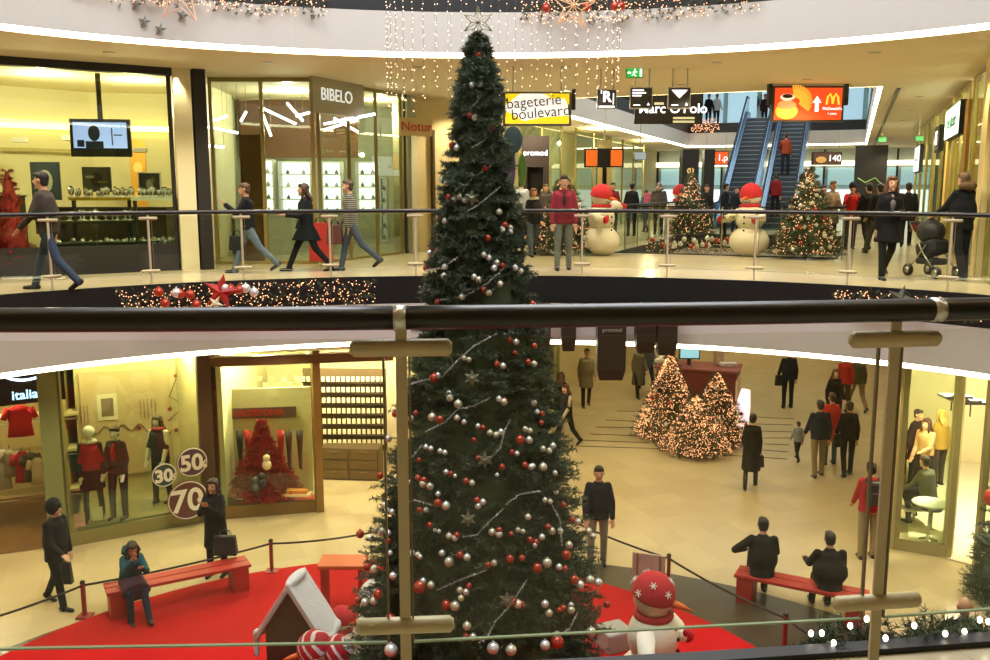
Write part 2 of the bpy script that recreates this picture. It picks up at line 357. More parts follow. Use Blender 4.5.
def fir(name, loc, H, prof, z0, nb, label, cat, twigs=14, per=24, nl=.055, nw=.007, m=FIR, core=.55, fairy=0, fr=.012, group=None, stand=None, emit=WARMB):
    """prof(t) gives the radius at height z0+t*(H-z0)"""
    root = empty(name, loc, 0, label, cat, group)
    MB().tube([(0, 0, 0), (0, 0, H*.5), (0, 0, H*.97)], [H*.02, H*.013, .01], 8).build('trunk', mat('33261a', .9, bump=.5), root, True)
    ts = np.sort(NR.rand(nb)**1.35); P = []; D = []
    cum = [(prof(t)+.06) for t in ts]
    for t in ts:
        z = z0+t*(H-z0); r = prof(t)*(.86+.26*NR.rand()); k = twigs if r > .35 else max(4, int(twigs*r/.35))
        for rep in range(1):
            th = NR.rand()*2*pi; o = np.array([cos(th), sin(th), 0]); s = np.array([-sin(th), cos(th), 0])
            for j in range(k):
                q = .45+.55*(j+.5)/k; lat = (NR.rand()-.5)*.5*r*(1.15-q)*1.3
                pz = z-.10*r*q+.12*r*(q-.6)
                P.append(o*(r*q)+s*lat+np.array([0, 0, pz])); d = o*.8+s*(lat/r*1.6+NR.normal()*.35)+np.array([0, 0, .05+.35*NR.rand()-.1]); D.append(d/np.linalg.norm(d)*(.10+.07*NR.rand())*min(1, .45+r))
    v, f = needles(np.array(P), np.array(D), per, nl, nw)
    # dark inner boughs
    kk = 26; na = 28; cv = []
    for i in range(kk+1):
        t = i/kk
        for j in range(na):
            a = 2*pi*j/na; rr = prof(t)*core*(1+.25*NR.rand())+.01; cv.append((rr*cos(a), rr*sin(a), z0+t*(H-z0)*.985))
    cf = [(i*na+j, i*na+(j+1) % na, (i+1)*na+(j+1) % na) for i in range(kk) for j in range(na)]+[(i*na+j, (i+1)*na+(j+1) % na, (i+1)*na+j) for i in range(kk) for j in range(na)]
    f2 = np.array(cf)+len(v); v = np.concatenate([v, np.array(cv)]); f = np.concatenate([f, f2])
    npmesh('foliage', v, f, m, root)
    if fairy:
        t = NR.rand(fairy)**1.3; a = NR.rand(fairy)*2*pi; rr = np.array([prof(x) for x in t])*(.72+.34*NR.rand(fairy))
        v, f = bulbs(np.stack([rr*np.cos(a), rr*np.sin(a), z0+t*(H-z0)], 1), fr)
        npmesh('fairy_lights', v, f, emit, root, kind='stuff')
    return root
# the tall tree
TX, TY = -.17, 9.4
TP = [(35, 4), (60, 11), (75, 17), (100, 22), (130, 24), (170, 31), (200, 36), (240, 42), (280, 50), (300, 53), (340, 62), (400, 80), (460, 97), (500, 104), (560, 121), (600, 127), (640, 131), (700, 133)]
TZ = []
for py, hw in TP:
    p = at(480, py, TY); dep = TY*cos(PITCH)+(EYE-p.z)*sin(PITCH); TZ.append((p.z, hw/900*dep))
TZ = TZ[::-1]; TH = TZ[-1][0]; TB = TZ[0][0]
def tall_prof_z(z):
    if z <= TZ[0][0]: return TZ[0][1]
    for (a, ra), (b, rb) in zip(TZ[:-1], TZ[1:]):
        if z <= b: return ra+(rb-ra)*(z-a)/(b-a)
    return .02
tall_prof = lambda t: tall_prof_z(TB+t*(TH-TB))*.87
tree = fir('christmas_tree', (TX, TY, 0), TH, tall_prof, TB, 2300, 'towering dark green Christmas tree rising through the oval opening', 'tree', twigs=17, per=27, nl=.052, nw=.010, core=.72)
MB().box((0, 0, .35), (1.5, 1.5, .7)).build('base_box', mat('a81a14', .6), tree, bevel=.02)
def on_tree(px, py, k=1.0):
    p = at(px, py, TY)
    for _ in range(4):
        r = tall_prof_z(p.z)*k; dx = p.x-TX; dy = math.sqrt(max(0, r*r-dx*dx)); p = at(px, py, TY-dy)
    return p
SILV = mat('ececea', .3, .55, name='silver_bauble'); REDB = mat('b8402a', .3, .4, name='red_bauble', coat=.3); GOLDB = mat('dcd6c0', .35, .5, name='champagne_bauble')
def bauble_proto(m, name='bauble'):
    o = MB().ell((0, 0, 0), (1, 1, 1), n=16, k=10).tube([(0, 0, .93), (0, 0, 1.18)], .2, 8).tube([(.0, -.1, 1.2), (0, -.1, 1.35), (0, .1, 1.35), (0, .1, 1.2)], .04, 5).build(name, m, smooth=True); return o
BP = {}
def bauble(p, r, kind, label, group, cat='bauble'):
    m = {'silver': SILV, 'red': REDB, 'pearl': GOLDB}[kind]
    if kind not in BP: o = BP[kind] = bauble_proto(m)
    else: o = BP[kind].copy(); COL.objects.link(o)
    o.location = p; o.scale = (r, r, r); return tag(o, label, cat, group)
def tall_bauble(p, r, kind): bauble(p, r, kind, {'silver': 'shiny silver bauble hanging on the tall Christmas tree', 'red': 'red bauble hanging on the tall Christmas tree', 'pearl': 'pale champagne bauble hanging on the tall Christmas tree'}[kind], 'baubles on the tall tree')
SEEN = [(478, 55, 'r'), (472, 85, 's'), (480, 84, 's'), (470, 115, 'rs'), (491, 128, 'r'), (452, 145, 'rs'), (485, 168, 'r'), (442, 180, 'ss'), (449, 197, 'rs'), (460, 197, 'ps'), (499, 212, 'p'), (440, 218, 'rs'), (505, 225, 'rps'), (510, 232, 's'), (488, 238, 'r'), (433, 248, 'rrs'), (484, 255, 'ps'), (497, 263, 'prs'), (445, 267, 's'), (474, 277, 'pp'), (515, 268, 'ss'), (484, 290, 'rp'), (444, 276, 'p'), (500, 284, 'p'), (462, 297, 'p'), (438, 302, 'r'), (426, 268, 'r')]
LOWER = [(434, 378, 'r', 9), (438, 375, 's', 5), (405, 385, 's', 5), (464, 358, 'pp', 5), (497, 364, 'rs', 6), (510, 340, 'rs', 6), (534, 346, 'r', 6), (515, 353, 'r', 5), (528, 362, 'rp', 6), (449, 393, 's', 5), (450, 398, 'p', 7), (458, 404, 'p', 8), (499, 399, 'sr', 6), (504, 402, 'p', 7), (534, 403, 'p', 6), (537, 412, 'sr', 5), (416, 413, 'r', 5), (411, 418, 's', 5), (432, 417, 'pr', 8), (457, 418, 'p', 6), (464, 422, 's', 5), (478, 426, 'sr', 5), (490, 433, 'pp', 6), (501, 432, 's', 6), (520, 440, 'r', 9), (529, 440, 'p', 7), (525, 429, 'pp', 5), (474, 440, 'r', 5), (541, 423, 'r', 5), (543, 449, 'pp', 6), (553, 446, 's', 6), (405, 455, 's', 5), (426, 447, 'ss', 5), (440, 451, 'ss', 5), (512, 452, 'rs', 5), (419, 460, 'r', 5), (478, 458, 'r', 5), (502, 467, 'r', 6), (525, 465, 'rs', 6), (533, 466, 's', 5), (543, 467, 'p', 8), (555, 473, 's', 5), (446, 472, 'sr', 5), (455, 476, 's', 4), (497, 475, 's', 4), (418, 478, 'rr', 6), (423, 484, 'pp', 7), (466, 481, 'rp', 6), (410, 482, 's', 4), (384, 505, 's', 5), (438, 494, 's', 5), (438, 503, 'rs', 8), (477, 500, 'rss', 6), (420, 510, 'r', 6), (426, 510, 's', 5), (387, 510, 'ss', 5), (375, 531, 'ps', 6), (382, 531, 'ps', 6), (360, 534, 'r', 8), (388, 541, 'r', 6), (430, 525, 'r', 6), (435, 530, 'ss', 4), (449, 536, 'ps', 6), (457, 535, 'r', 6), (492, 532, 'ps', 7), (499, 530, 'r', 6), (511, 534, 'r', 5), (518, 530, 'pp', 5), (528, 517, 'p', 6), (530, 540, 'rr', 6), (535, 545, 's', 5), (548, 527, 'r', 6), (552, 531, 'p', 7), (560, 531, 's', 6), (542, 537, 's', 6), (569, 545, 'p', 7), (566, 555, 'r', 9), (390, 553, 's', 5), (412, 553, 'sp', 6), (420, 557, 's', 5), (442, 553, 's', 6), (449, 562, 'p', 9), (460, 555, 'rs', 7), (488, 565, 'r', 6), (494, 563, 'p', 6), (510, 559, 'r', 8), (522, 558, 'r', 6), (537, 568, 'r', 9), (547, 563, 'p', 9), (559, 567, 'sr', 6), (367, 567, 'rs', 7), (375, 568, 'p', 5), (393, 576, 's', 7), (420, 587, 'r', 12), (423, 581, 's', 6), (431, 585, 'p', 7), (460, 590, 'ps', 6), (469, 586, 'r', 6), (378, 594, 'r', 9), (358, 600, 'rs', 7), (374, 601, 's', 7), (446, 605, 'r', 9), (455, 606, 'p', 9), (461, 598, 'p', 6), (514, 602, 'rr', 7), (518, 604, 's', 8), (545, 604, 's', 7), (549, 613, 'p', 7), (563, 608, 'r', 6), (559, 610, 'r', 5), (571, 610, 'p', 7), (571, 605, 's', 5), (390, 619, 'r', 10), (362, 621, 'p', 8), (467, 626, 'p', 8), (466, 636, 'r', 6), (473, 637, 's', 7), (545, 645, 's', 9), (557, 642, 'r', 12), (557, 635, 'p', 7), (591, 632, 'p', 9), (493, 648, 's', 11), (511, 650, 'p', 10), (391, 650, 's', 12), (590, 580, 'ps', 8), (574, 580, 'r', 9), (580, 585, 's', 8), (572, 520, 'rp', 6), (563, 505, 'r', 6), (556, 492, 's', 5), (545, 500, 'pp', 5)]
KD = {'s': 'silver', 'r': 'red', 'p': 'pearl'}
for x, y, ks in SEEN:
    for i, c in enumerate(ks): tall_bauble(on_tree(x+(0, 5, -3)[i], y+(0, 3, 5)[i], 1.0), .033, KD[c])
for x, y, ks, d in LOWER:
    for i, c in enumerate(ks):
        p = on_tree(x+(0, 6, 1)[i]*d/6, y+(0, 2, 6)[i]*d/6, 1.01); tall_bauble(p, d/2*1.06/900*math.hypot(p.y, EYE-p.z), KD[c])
for i in range(26):      # the sides that turn away
    z = TB+R.random()*(TH-TB)*.8; th = R.uniform(-.5, pi+.5); r = tall_prof_z(z); tall_bauble((TX+r*cos(th), TY+r*sin(th)*.99, z), .04, R.choice(['silver', 'red', 'pearl']))
TINS = [[(452, 120), (466, 113), (482, 96)], [(471, 148), (485, 140), (492, 130)], [(462, 192), (472, 178), (492, 165)], [(460, 215), (478, 205), (500, 187)], [(425, 270), (442, 268), (458, 257)], [(440, 300), (463, 297), (485, 285), (502, 270)], [(404, 386), (420, 381), (442, 377), (458, 360), (475, 345), (496, 334)], [(425, 432), (445, 422), (458, 409), (474, 406), (489, 398)], [(402, 461), (413, 456), (422, 445)], [(462, 537), (477, 535), (488, 523), (503, 509)], [(505, 505), (520, 494), (540, 491)], [(437, 590), (462, 579), (487, 570)], [(478, 643), (487, 638), (495, 622), (508, 608), (527, 580)], [(488, 462), (500, 448), (505, 430), (510, 420)], [(400, 505), (415, 500), (432, 505)], [(560, 635), (570, 628), (578, 612)], [(552, 505), (560, 520), (562, 545)]]
TIN = mat('e6e6e8', .3, .7, name='tinsel')
for ln in TINS:
    pts = [on_tree(x, y, 1.04) for x, y in ln]; P = []; D = []
    for a, b in zip(pts[:-1], pts[1:]):
        k = max(2, int((b-a).length/.012))
        for i in range(k): P.append(a.lerp(b, i/k)); D.append((b-a)/k*1.5)
    v, f = needles(np.array(P), np.array(D), 8, .019, .0035, 1.6)
    o = npmesh('tinsel_strand', v, f, TIN); tag(o, 'silver tinsel strand draped across the tall Christmas tree', 'tinsel', 'tinsel on the tall tree')
def star_mesh(Rr, r, t, n=5, wire=0):
    m = MB(); P = [((Rr if i % 2 == 0 else r)*sin(pi*i/n), (Rr if i % 2 == 0 else r)*cos(pi*i/n)) for i in range(2*n)]
    if wire:
        k = len(P)
        for i in range(k):
            a, b = P[i], P[(i+1) % k]; m.tube([(a[0], 0, a[1]), (b[0], 0, b[1])], wire, 6); m.tube([(a[0], 0, a[1]), (0, -t, 0)], wire*.8, 6)
        return m
    vs = [(x, 0, z) for x, z in P]+[(0, -t, 0), (0, t, 0)]; k = len(P)
    return m.add(vs, [(i, (i+1) % k, k) for i in range(k)]+[((i+1) % k, i, k+1) for i in range(k)])
for i, (x, y) in enumerate(((472, 198), (472, 378), (485, 460), (468, 519), (507, 600), (425, 290))):
    p = on_tree(x, y, 1.03); o = star_mesh(.075, .032, .02, 6, .006).build('snowflake_ornament', mat('9c9c84', .4, .5)); o.location = p
    tag(o, ('small', 'dull green', 'grey', 'faint', 'reddish', 'side')[i]+' wire star ornament on the tall tree '+('near the top', 'just below the near handrail', 'at mid height beside silver baubles', 'in its lower half', 'low down beside the tinsel', 'at its left edge above the handrail')[i], 'ornament', 'star ornaments on the tall tree')
p = at(463, 24, TY); o = star_mesh(.16, .07, .05, 6, .005).build('tree_topper', mat('8c8468', .4, .5)); o.location = (TX, TY, TH+.12); tag(o, 'thin wire star topping the tall Christmas tree', 'star')
# ---------------------------------------------------------------- smaller lit trees
cone = lambda Rb: (lambda t: Rb*(1-t)**.85+.02)
def lit_tree(px, top, base, hw, zf, label, fairy=500, nb=420, green=None):
    green = green or (FIR if zf > 1 else FIR2); fairy = fairy*(.62 if zf > 1 else 1)
    p = on(px, base, zf); Hh = (at(px, top, p.y).z-zf)*.985; rb = hw/900*p.y
    return fir('christmas_tree', p, Hh, cone(rb), .12, nb, label, 'tree', twigs=9, per=16, nl=.06, nw=.009, m=green, core=.6, fairy=int(fairy*2.6), fr=.0095*p.y/20)
t1 = lit_tree(805, 166, 258, 32, Z1, 'bushy Christmas tree full of warm lights, right of the tall snowman', 620)
t2 = lit_tree(563, 174, 254, 34, Z1, 'lit Christmas tree behind the man in the red checked jacket', 460)
t3 = lit_tree(690, 172, 236, 22, Z1, 'lit Christmas tree beside the small far snowman', 360)
t4 = lit_tree(668, 352, 437, 34, 0, 'left lit Christmas tree of the cluster on the lower floor', 1000)
t5 = lit_tree(715, 372, 443, 34, 0, 'right lit Christmas tree of the cluster on the lower floor', 900)
t6 = lit_tree(695, 394, 452, 36, 0, 'low lit Christmas tree at the front of the lower floor cluster', 1100)
t7 = lit_tree(1000, 430, 600, 32, 0, 'green plant tree with red baubles at the right edge of the lower floor', 30, 300, FIR)
for tr, n in ((t1, 36), (t2, 16), (t3, 12), (t4, 14), (t5, 14), (t7, 8)):
    L = tr.location; fol = [c for c in tr.children if c.name.startswith('trunk')][0]; Hh = max(v.co.z for v in fol.data.vertices)/.97
    for i in range(n):
        t = R.random()*.85; a = -pi*R.random(); rb = {t1: .72, t2: .72, t3: .6, t4: .95, t5: .95, t7: .55}[tr]*(1-t)**.85
        bauble((L.x+rb*cos(a), L.y+rb*sin(a), L.z+.12+t*(Hh-.12)), .045 if tr != t7 else .14, 'red' if tr == t7 else R.choice(['red', 'silver', 'pearl']),
               {t1: 'small bauble on the lit tree right of the tall snowman', t2: 'small bauble on the lit tree behind the red checked jacket', t3: 'small bauble on the far lit tree by the small snowman', t4: 'small bauble on the left tree of the lower floor cluster', t5: 'small bauble on the right tree of the lower floor cluster', t7: 'large red bauble on the plant tree at the right edge'}[tr], 'baubles on a smaller tree')
# ---------------------------------------------------------------- garlands
def garland(pts, r, name, label, nl=.05, per=26, dens=.03, fairy=220, fr=.0095, m=FIR, emit=WARMB, squash=1):
    root = empty(name, pts[0], 0, label, 'garland'); P = []; D = []; B = []; o0 = Vector(pts[0])
    for a, b in zip(pts[:-1], pts[1:]):
        L = (b-a).length; k = max(1, int(L/dens))
        for i in range(k):
            for _ in range(2):
                w = R.uniform(0, 2*pi); q = R.random()**.5*r; n = Vector((b.y-a.y, a.x-b.x, 0)).normalized()
                P.append(a.lerp(b, (i+R.random())/k)-o0+n*(q*cos(w)*.5)+Vector((0, 0, q*sin(w)*squash))); D.append(Vector((R.gauss(0, 1), R.gauss(0, 1), R.gauss(0, 1)))*.04)
    v, f = needles(np.array(P), np.array(D), per, nl, nl*.14, 1); npmesh('foliage', v, f, m, root)
    tot = sum((b-a).length for a, b in zip(pts[:-1], pts[1:]))
    for i in range(int(fairy)):
        s = R.random()*(len(pts)-1); j = int(s); a, b = pts[j], pts[min(j+1, len(pts)-1)]; w = R.uniform(0, 2*pi); n = Vector((b.y-a.y, a.x-b.x, 0)).normalized()
        B.append(a.lerp(b, s-j)-o0+n*(r*.55*cos(w))+Vector((0, 0, r*sin(w)*1.0*squash*R.random()**.5)))
    if tot < 0: return root
    v, f = bulbs(np.array(B), fr); npmesh('fairy_lights', v, f, emit, root, kind='stuff' if fairy > 60 else None)
    return root
def arc(px0, px1, z, off=-.09, n=24):
    k0, k1 = (px0-495)/900, (px1-495)/900
    th0 = min((abs(oval(t).x/oval(t).y-k0), t) for t in [i*pi/3000 for i in range(3001)])[1]; th1 = min((abs(oval(t).x/oval(t).y-k1), t) for t in [i*pi/3000 for i in range(3001)])[1]
    return [oval(th0+(th1-th0)*i/n, off)+Vector((0, 0, z)) for i in range(n+1)]
garland(arc(112, 374, Z1-.22), .23, 'garland', 'lit fir garland on the black gallery edge below the left shops', fairy=520)
garland(arc(836, 992, Z1-.2), .17, 'garland', 'lit fir garland on the gallery edge at the far right', fairy=230)
garland(arc(90, 334, Z2-.43), .2, 'garland', 'lit fir garland on the top edge at left, with a big star', fairy=480)
garland(arc(520, 750, Z2-.43), .22, 'garland', 'lit fir garland on the top edge right of the light curtain', fairy=480)
# near edge of our own gallery
th = [find_th(1.05, 0)+.0+i*.011 for i in range(18)]
garland([oval(t, -.04)+Vector((0, 0, Z1-.035+.02*sin(i*1.7))) for i, t in enumerate(th)], .055, 'garland', 'fir garland with round white bulbs on the near gallery edge, bottom right', nl=.03, per=40, dens=.004, fairy=1, fr=.001)
for i in range(34):
    t = th[0]-.01+R.random()*.2; p = oval(t, -.0+R.uniform(-.04, .03))+Vector((0, 0, Z1+.06+R.uniform(-.05, .03)))
    o = MB().ell((0, 0, 0), (.008, .008, .011), n=10, k=6).build('light_bulb', emis('fff0d8', 9), smooth=True); o.location = p; tag(o, 'small white bulb glowing on the near garland, bottom right', 'bulb', 'bulbs on the near garland')
# things pinned on the garlands
def arc_at(px, z, off=-.3): return arc(px, px+1, z, off, 1)[0]
for i, px in enumerate((150, 156, 168, 172, 182, 188, 218, 224, 233, 240, 248)):
    bauble(arc_at(px, Z1-.2+(.13, -.05, .1, .08, .06, -.1, .14, .12, .1, .12, .05)[i]), .075, 'silver' if i in (2, 6, 9, 10) else 'red', 'bauble on the garland below the left shops', 'baubles on the left garland')
for px in (868, 880, 886, 927): bauble(arc_at(px, Z1-.25), .08, 'silver' if px == 880 else 'red', 'bauble on the garland at the far right of the gallery', 'baubles on the right garland')
for px in (156, 163, 203, 545, 585, 612, 618): bauble(arc_at(px, Z2-.45, -.32), .075, 'red', 'red bauble on the garland of the top edge', 'baubles on the top garlands')
def star(p, Rr, m, label, tr=0, wire=0, name='star'):
    o = star_mesh(Rr, Rr*.42, Rr*.25, 5, wire).build(name, m); o.location = p; o.rotation_euler = (0, tr, 0); return tag(o, label, 'star')
star(arc_at(214, Z1-.12), .3, mat('b01c18', .5), 'red star standing on the left gallery garland', .2)
star(arc_at(207, Z1-.3, -.36), .14, mat('d8c8a0', .5), 'cream star hanging in front of the red garland star', .5)
star(arc_at(185, Z2-.5, -.45), .42, mat('e0b8a0', .4, emit=.15), 'big pinkish wire star on the top edge garland', .1, .012)
for px, z in ((150, -.62), (157, -.86), (172, -.95), (194, -.72)): star(arc_at(px, Z2+z, -.06), .1, mat('8a8c84', .5, .4), {150: 'topmost small grey star below the big star', 157: 'middle small grey star left of the big star tip', 172: 'lowest small grey star below the big star', 194: 'small grey star right of the big star tip'}[px], .2)
star(arc_at(572, Z2-.45, -.42), .36, mat('d8a878', .4, emit=.25), 'big golden star on the top garland inside the light curtain', .1, .012)
star(arc_at(912, Z1-.1), .22, mat('53564a', .6), 'dark star point on the right gallery garland', .3)
# light curtain
lc = empty('light_curtain', (.1, 11.6, 11.2), 0, 'curtain of fairy light strings hanging behind the tree top', 'light curtain')
MB().tube([(1.45*cos(i*pi/12), .5*sin(i*pi/12), 0) for i in range(25)], .02, 6).build('hoop', STEEL, lc, True)
MB().tube([(0, 0, 3), (0, 0, .0)], .01, 6).tube([(-1.4, 0, 0), (1.4, 0, 0)], .012, 6).build('hanger', STEEL, lc)
for i in range(46):
    a = 2*pi*i/46+.03; x, y = 1.45*cos(a), .5*sin(a); p0 = lc.location; px = 495+900*(p0.x+x)/(11.6)
    bot = at(px, (112 if px < 420 else 98 if px < 500 else 92)+R.uniform(-14, 6), p0.y+y).z-p0.z
    zs = np.arange(bot+R.random()*.1, 0, .12); n = len(zs); j = NR.normal(size=(n, 3))*.008
    v, f = bulbs(np.stack([np.full(n, x), np.full(n, y), zs], 1)+j, .0075)
    wv = np.array([(x-.0012, y, bot), (x+.0012, y, bot), (x+.0012, y, 0), (x-.0012, y, 0)]); 
    f2 = np.array([(0, 1, 2), (0, 2, 3)])+len(v)
    ls_ = npmesh('light_string', v, f, emis('ffd2b0', 4.2, 'curtain_bulb'), lc); npmesh('wire', wv, f2-len(v), mat('6c5c4c', .6), ls_)
# garlands beside the far opening: foliage heaps on the floor behind the glass
q0, q1 = on(646, 251, Z1), on(735, 251, Z1)
garland([q0.lerp(q1, i/8)+Vector((0, .0, .14)) for i in range(9)], .2, 'garland', 'bushy garland with red and silver baubles at the foot of the far railing', fairy=110, m=FIR2)
for i in range(26): bauble(q0.lerp(q1, R.random())+Vector((0, -.1, R.uniform(.1, .32))), .06, R.choice(['red', 'silver', 'pearl']), 'bauble on the garland at the foot of the far railing', 'baubles by the far railing')
g0 = uv(48, -2.2, Z2)
for a, b, lb in ((uv(22, .3, Z2-.1), uv(30, .3, Z2-.1), 'reddish lit garland hanging over the right edge of the arcade opening'), (uv(22.5, -8.1, Z2-.1), uv(25, -8.1, Z2-.1), 'lit garland over the left edge of the arcade opening'), (uv(47.8, -8, Z2-.1), uv(47.8, -6.6, Z2-.1), 'small lit garland on the far edge of the arcade opening')):
    garland([a.lerp(b, i/6) for i in range(7)], .38, 'garland', lb, per=20, fairy=160, fr=.02, m=mat((120, 60, 40), .7), dens=.05)
# ---------------------------------------------------------------- people
PENDING = []                    # meshes whose overlapping volumes are fused into one skin at the end
def fuse(o, vox, it=3, paint=None):
    m = o.modifiers.new('r', 'REMESH'); m.mode = 'VOXEL'; m.voxel_size = vox; m.use_smooth_shade = True
    if it:
        s = o.modifiers.new('s', 'SMOOTH'); s.iterations = it; s.factor = .5
    PENDING.append((o, paint)); return o
def finish_fusing():
    bpy.context.view_layer.update(); dg = bpy.context.evaluated_depsgraph_get(); done = []
    for o, paint in PENDING: done.append(bpy.data.meshes.new_from_object(o.evaluated_get(dg), depsgraph=dg))
    for (o, paint), me in zip(PENDING, done):
        ms = list(o.data.materials); o.modifiers.clear(); o.data = me; me.materials.clear()
        for x in ms: me.materials.append(x)
        me.polygons.foreach_set('use_smooth', [True]*len(me.polygons))
        if paint:
            for i, p in enumerate(me.polygons):
                k = paint(p.center)
                if k: p.material_index = k
SKIN = mat('c99a78', .55, name='skin'); SKIN2 = mat('b98a68', .55, name='skin_tan'); EYE_M = mat('1a120e', .3); LIP = mat('9a4a40', .5)
def cloth(c, **k): return mat(c, .85, noise=.08, scale=4, bump=.15, bscale=14, spec=.2, **k)
def person(loc, facing, h, label, top='22222a', bottom='2a2a30', hair='2a1d14', female=False, longhair=False, legs=((20, 5), (-15, 25)), arms=((-15, 8, 15), (15, 8, 25)), lean=2,
           hem=.08, coat=None, skirt=None, hat=None, hood=None, shoes='14100e', sole=.0, scarf=None, turn=0, nod=0, bulk=1.0, group=None, inner=None, name='person', skin=None, stripes=None, cat=None, face=True, bald=False, vox=.013, legskin=False, vest=None):
    """facing: degrees, 0 looks towards the camera (-y), 90 towards +x. legs: (thigh forward, knee bend); arms: (forward, out, elbow) for the figure's right then left side (x-, x+)."""
    s = h/1.75; sk = skin or (SKIN if R.random() < .6 else SKIN2); rz = rad(facing)
    LT, LS = .43, .42
    def legdir(a, side, ab=2): a = rad(a); return Vector((side*sin(rad(ab)), -sin(a), -cos(a))).normalized()
    ends = []
    for (a, k) in legs: ends.append(LT*cos(rad(a))+LS*cos(rad(a-k)))
    hz = max(ends)+.085
    hip = Vector((0, 0, hz)); l = rad(lean); U = Vector((0, -sin(l), cos(l))); F = Vector((0, -cos(l), -sin(l)))
    hw = .092 if not female else .095; sw = (.168 if not female else .15)*(.5+.5*bulk)
    chest = hip+U*.36; neck = hip+U*.53; headc = neck+U*.135+F*.025
    HM = Matrix.Rotation(rad(turn), 3, 'Z') @ Matrix.Rotation(rad(nod)+l*.3, 3, 'X')
    sh = [hip+U*.455+Vector((sd*sw, 0, 0)) for sd in (-1, 1)]
    J = []
    for i, sd in enumerate((-1, 1)):
        a, k = legs[i]; hp = hip+Vector((sd*hw, 0, -.02)); kn = hp+legdir(a, sd)*LT; an = kn+legdir(a-k, sd, 1)*LS
        f, ab, el = arms[i][:3]; tw = arms[i][3] if len(arms[i]) > 3 else ab*.6; ab = ab*.55 if ab < 30 else ab
        f_, b_ = rad(f)+l, rad(ab); ud = Vector((sd*sin(b_), -sin(f_)*cos(b_), -cos(f_)*cos(b_)))
        g_ = f_+rad(el); b2 = b_-rad(tw); fd = Vector((sd*sin(b2), -sin(g_)*cos(b2), -cos(g_)*cos(b2)))
        e_ = sh[i]+ud*.285; wr = e_+fd*.245; J.append((hp, kn, an, e_, wr, fd))
    # body
    b = MB(); B = bulk
    b.tube([hip-U*.09, hip-U*.02, hip+U*.10, hip+U*.22, chest, hip+U*.43, hip+U*.49], [(.13, .08), (.165, .112), (.142*B, .1*B), (.135*B, .095*B), (.16, .11), (.14, .09), (.07, .06)], 16, lat=(1, 0, 0))
    b.tube([hip+U*.44, neck, neck+U*.08], [(.075, .07), (.055, .056), (.05, .055)], 12, lat=(1, 0, 0))
    b.ell(headc+HM @ Vector((0, .012, .022)), (.075, .092, .088), HM); b.ell(headc+HM @ Vector((0, -.02, -.035)), (.062, .07, .08), HM)
    b.ell(headc+HM @ Vector((0, -.098, -.012)), (.014, .022, .026), HM); b.ell(headc+HM @ Vector((0, -.075, -.1)), (.024, .022, .018), HM)
    for sd in (-1, 1): b.ell(headc+HM @ Vector((sd*.08, .012, -.0)), (.014, .024, .034), HM)
    for i, sd in enumerate((-1, 1)):
        hp, kn, an, e_, wr, fd = J[i]
        b.cap(sh[i]-Vector((sd*.03, 0, .0)), e_, .052, .04, 10); b.cap(e_, wr, .04, .026, 10)
        # hand
        lat = Vector((1, 0, 0)); up = fd.cross(lat).normalized(); lat = up.cross(fd).normalized(); pc = wr+fd*.05
        Mh = Matrix((up, lat, fd)).transposed(); b.ell(pc, (.018, .04, .055), Mh)
        for q in range(4):
            o = lat*((q-1.5)*.02); L = (.06, .075, .07, .052)[q]; bend = fd*.75-up*sd*0+Vector((0, 0, -.2)); k1 = wr+fd*.095+o; k2 = k1+fd*L*.5; k3 = k2+bend.normalized()*L*.5; b.cap(k1, k2, .0115, .0105, 7); b.cap(k2, k3, .0105, .009, 7)
        tb = wr+fd*.03-lat*sd*.035; tm = tb+(fd*.6-lat*sd*.6-Vector((0, .3, 0))).normalized()*.035; b.cap(tb, tm, .0135, .012, 7); b.cap(tm, tm+(fd-lat*sd*.1).normalized()*.03, .012, .01, 7)
        b.cap(hp, kn, .085, .055, 12); b.cap(kn, an, .055, .038, 12); pt = rad(max(-50, min(40, (legs[i][1]-legs[i][0])*.75))) if legs[i][1]-legs[i][0] > 12 else 0
        fd2 = Vector((0, -cos(pt), -sin(pt))); b.cap(an+Vector((0, 0, -.045)), an+fd2*.14+Vector((0, 0, -.055)), .036, .026, 8)
    S = Matrix.Scale(s, 4)
    root = b.xf(S).build(name, sk, smooth=True); root.location = loc; root.rotation_euler = (0, 0, rz)
    root.data.materials.append(EYE_M); root.data.materials.append(LIP); iH = HM.transposed()
    def paint(c):
        p = iH @ (Vector(c)/s-headc)
        if p.y < -.045:
            if abs(abs(p.x)-.03) < .011 and abs(p.z-.008) < .007: return 1
            if abs(p.x) < .024 and abs(p.z+.063) < .008: return 2
        return 0
    fuse(root, vox*s, 2, paint if face else None)
    tag(root, label, cat or ('person' if name == 'person' else name), group)
    # trousers
    if bottom and not legskin:
        t = MB(); t.tube([hip-U*.10, hip, hip+U*.12], [(.15, .1), (.183, .128), (.158*B, .118*B)], 16, lat=(1, 0, 0))
        for i in (0, 1):
            hp, kn, an = J[i][:3]; t.cap(hp, kn, .1, .07, 12); t.cap(kn, an+(an-kn).normalized()*.03, .069, .056 if sole < .5 else .07, 12)
        fuse(t.xf(S).build('trousers', cloth(bottom), root), .02*s, 2)
    elif bottom:
        t = MB()
        for i in (0, 1):
            hp, kn, an = J[i][:3]; t.cap(hp, kn, .091, .061, 12); t.cap(kn, an, .06, .044, 12)
        fuse(t.xf(S).build('tights', cloth(bottom), root), .016*s, 1)
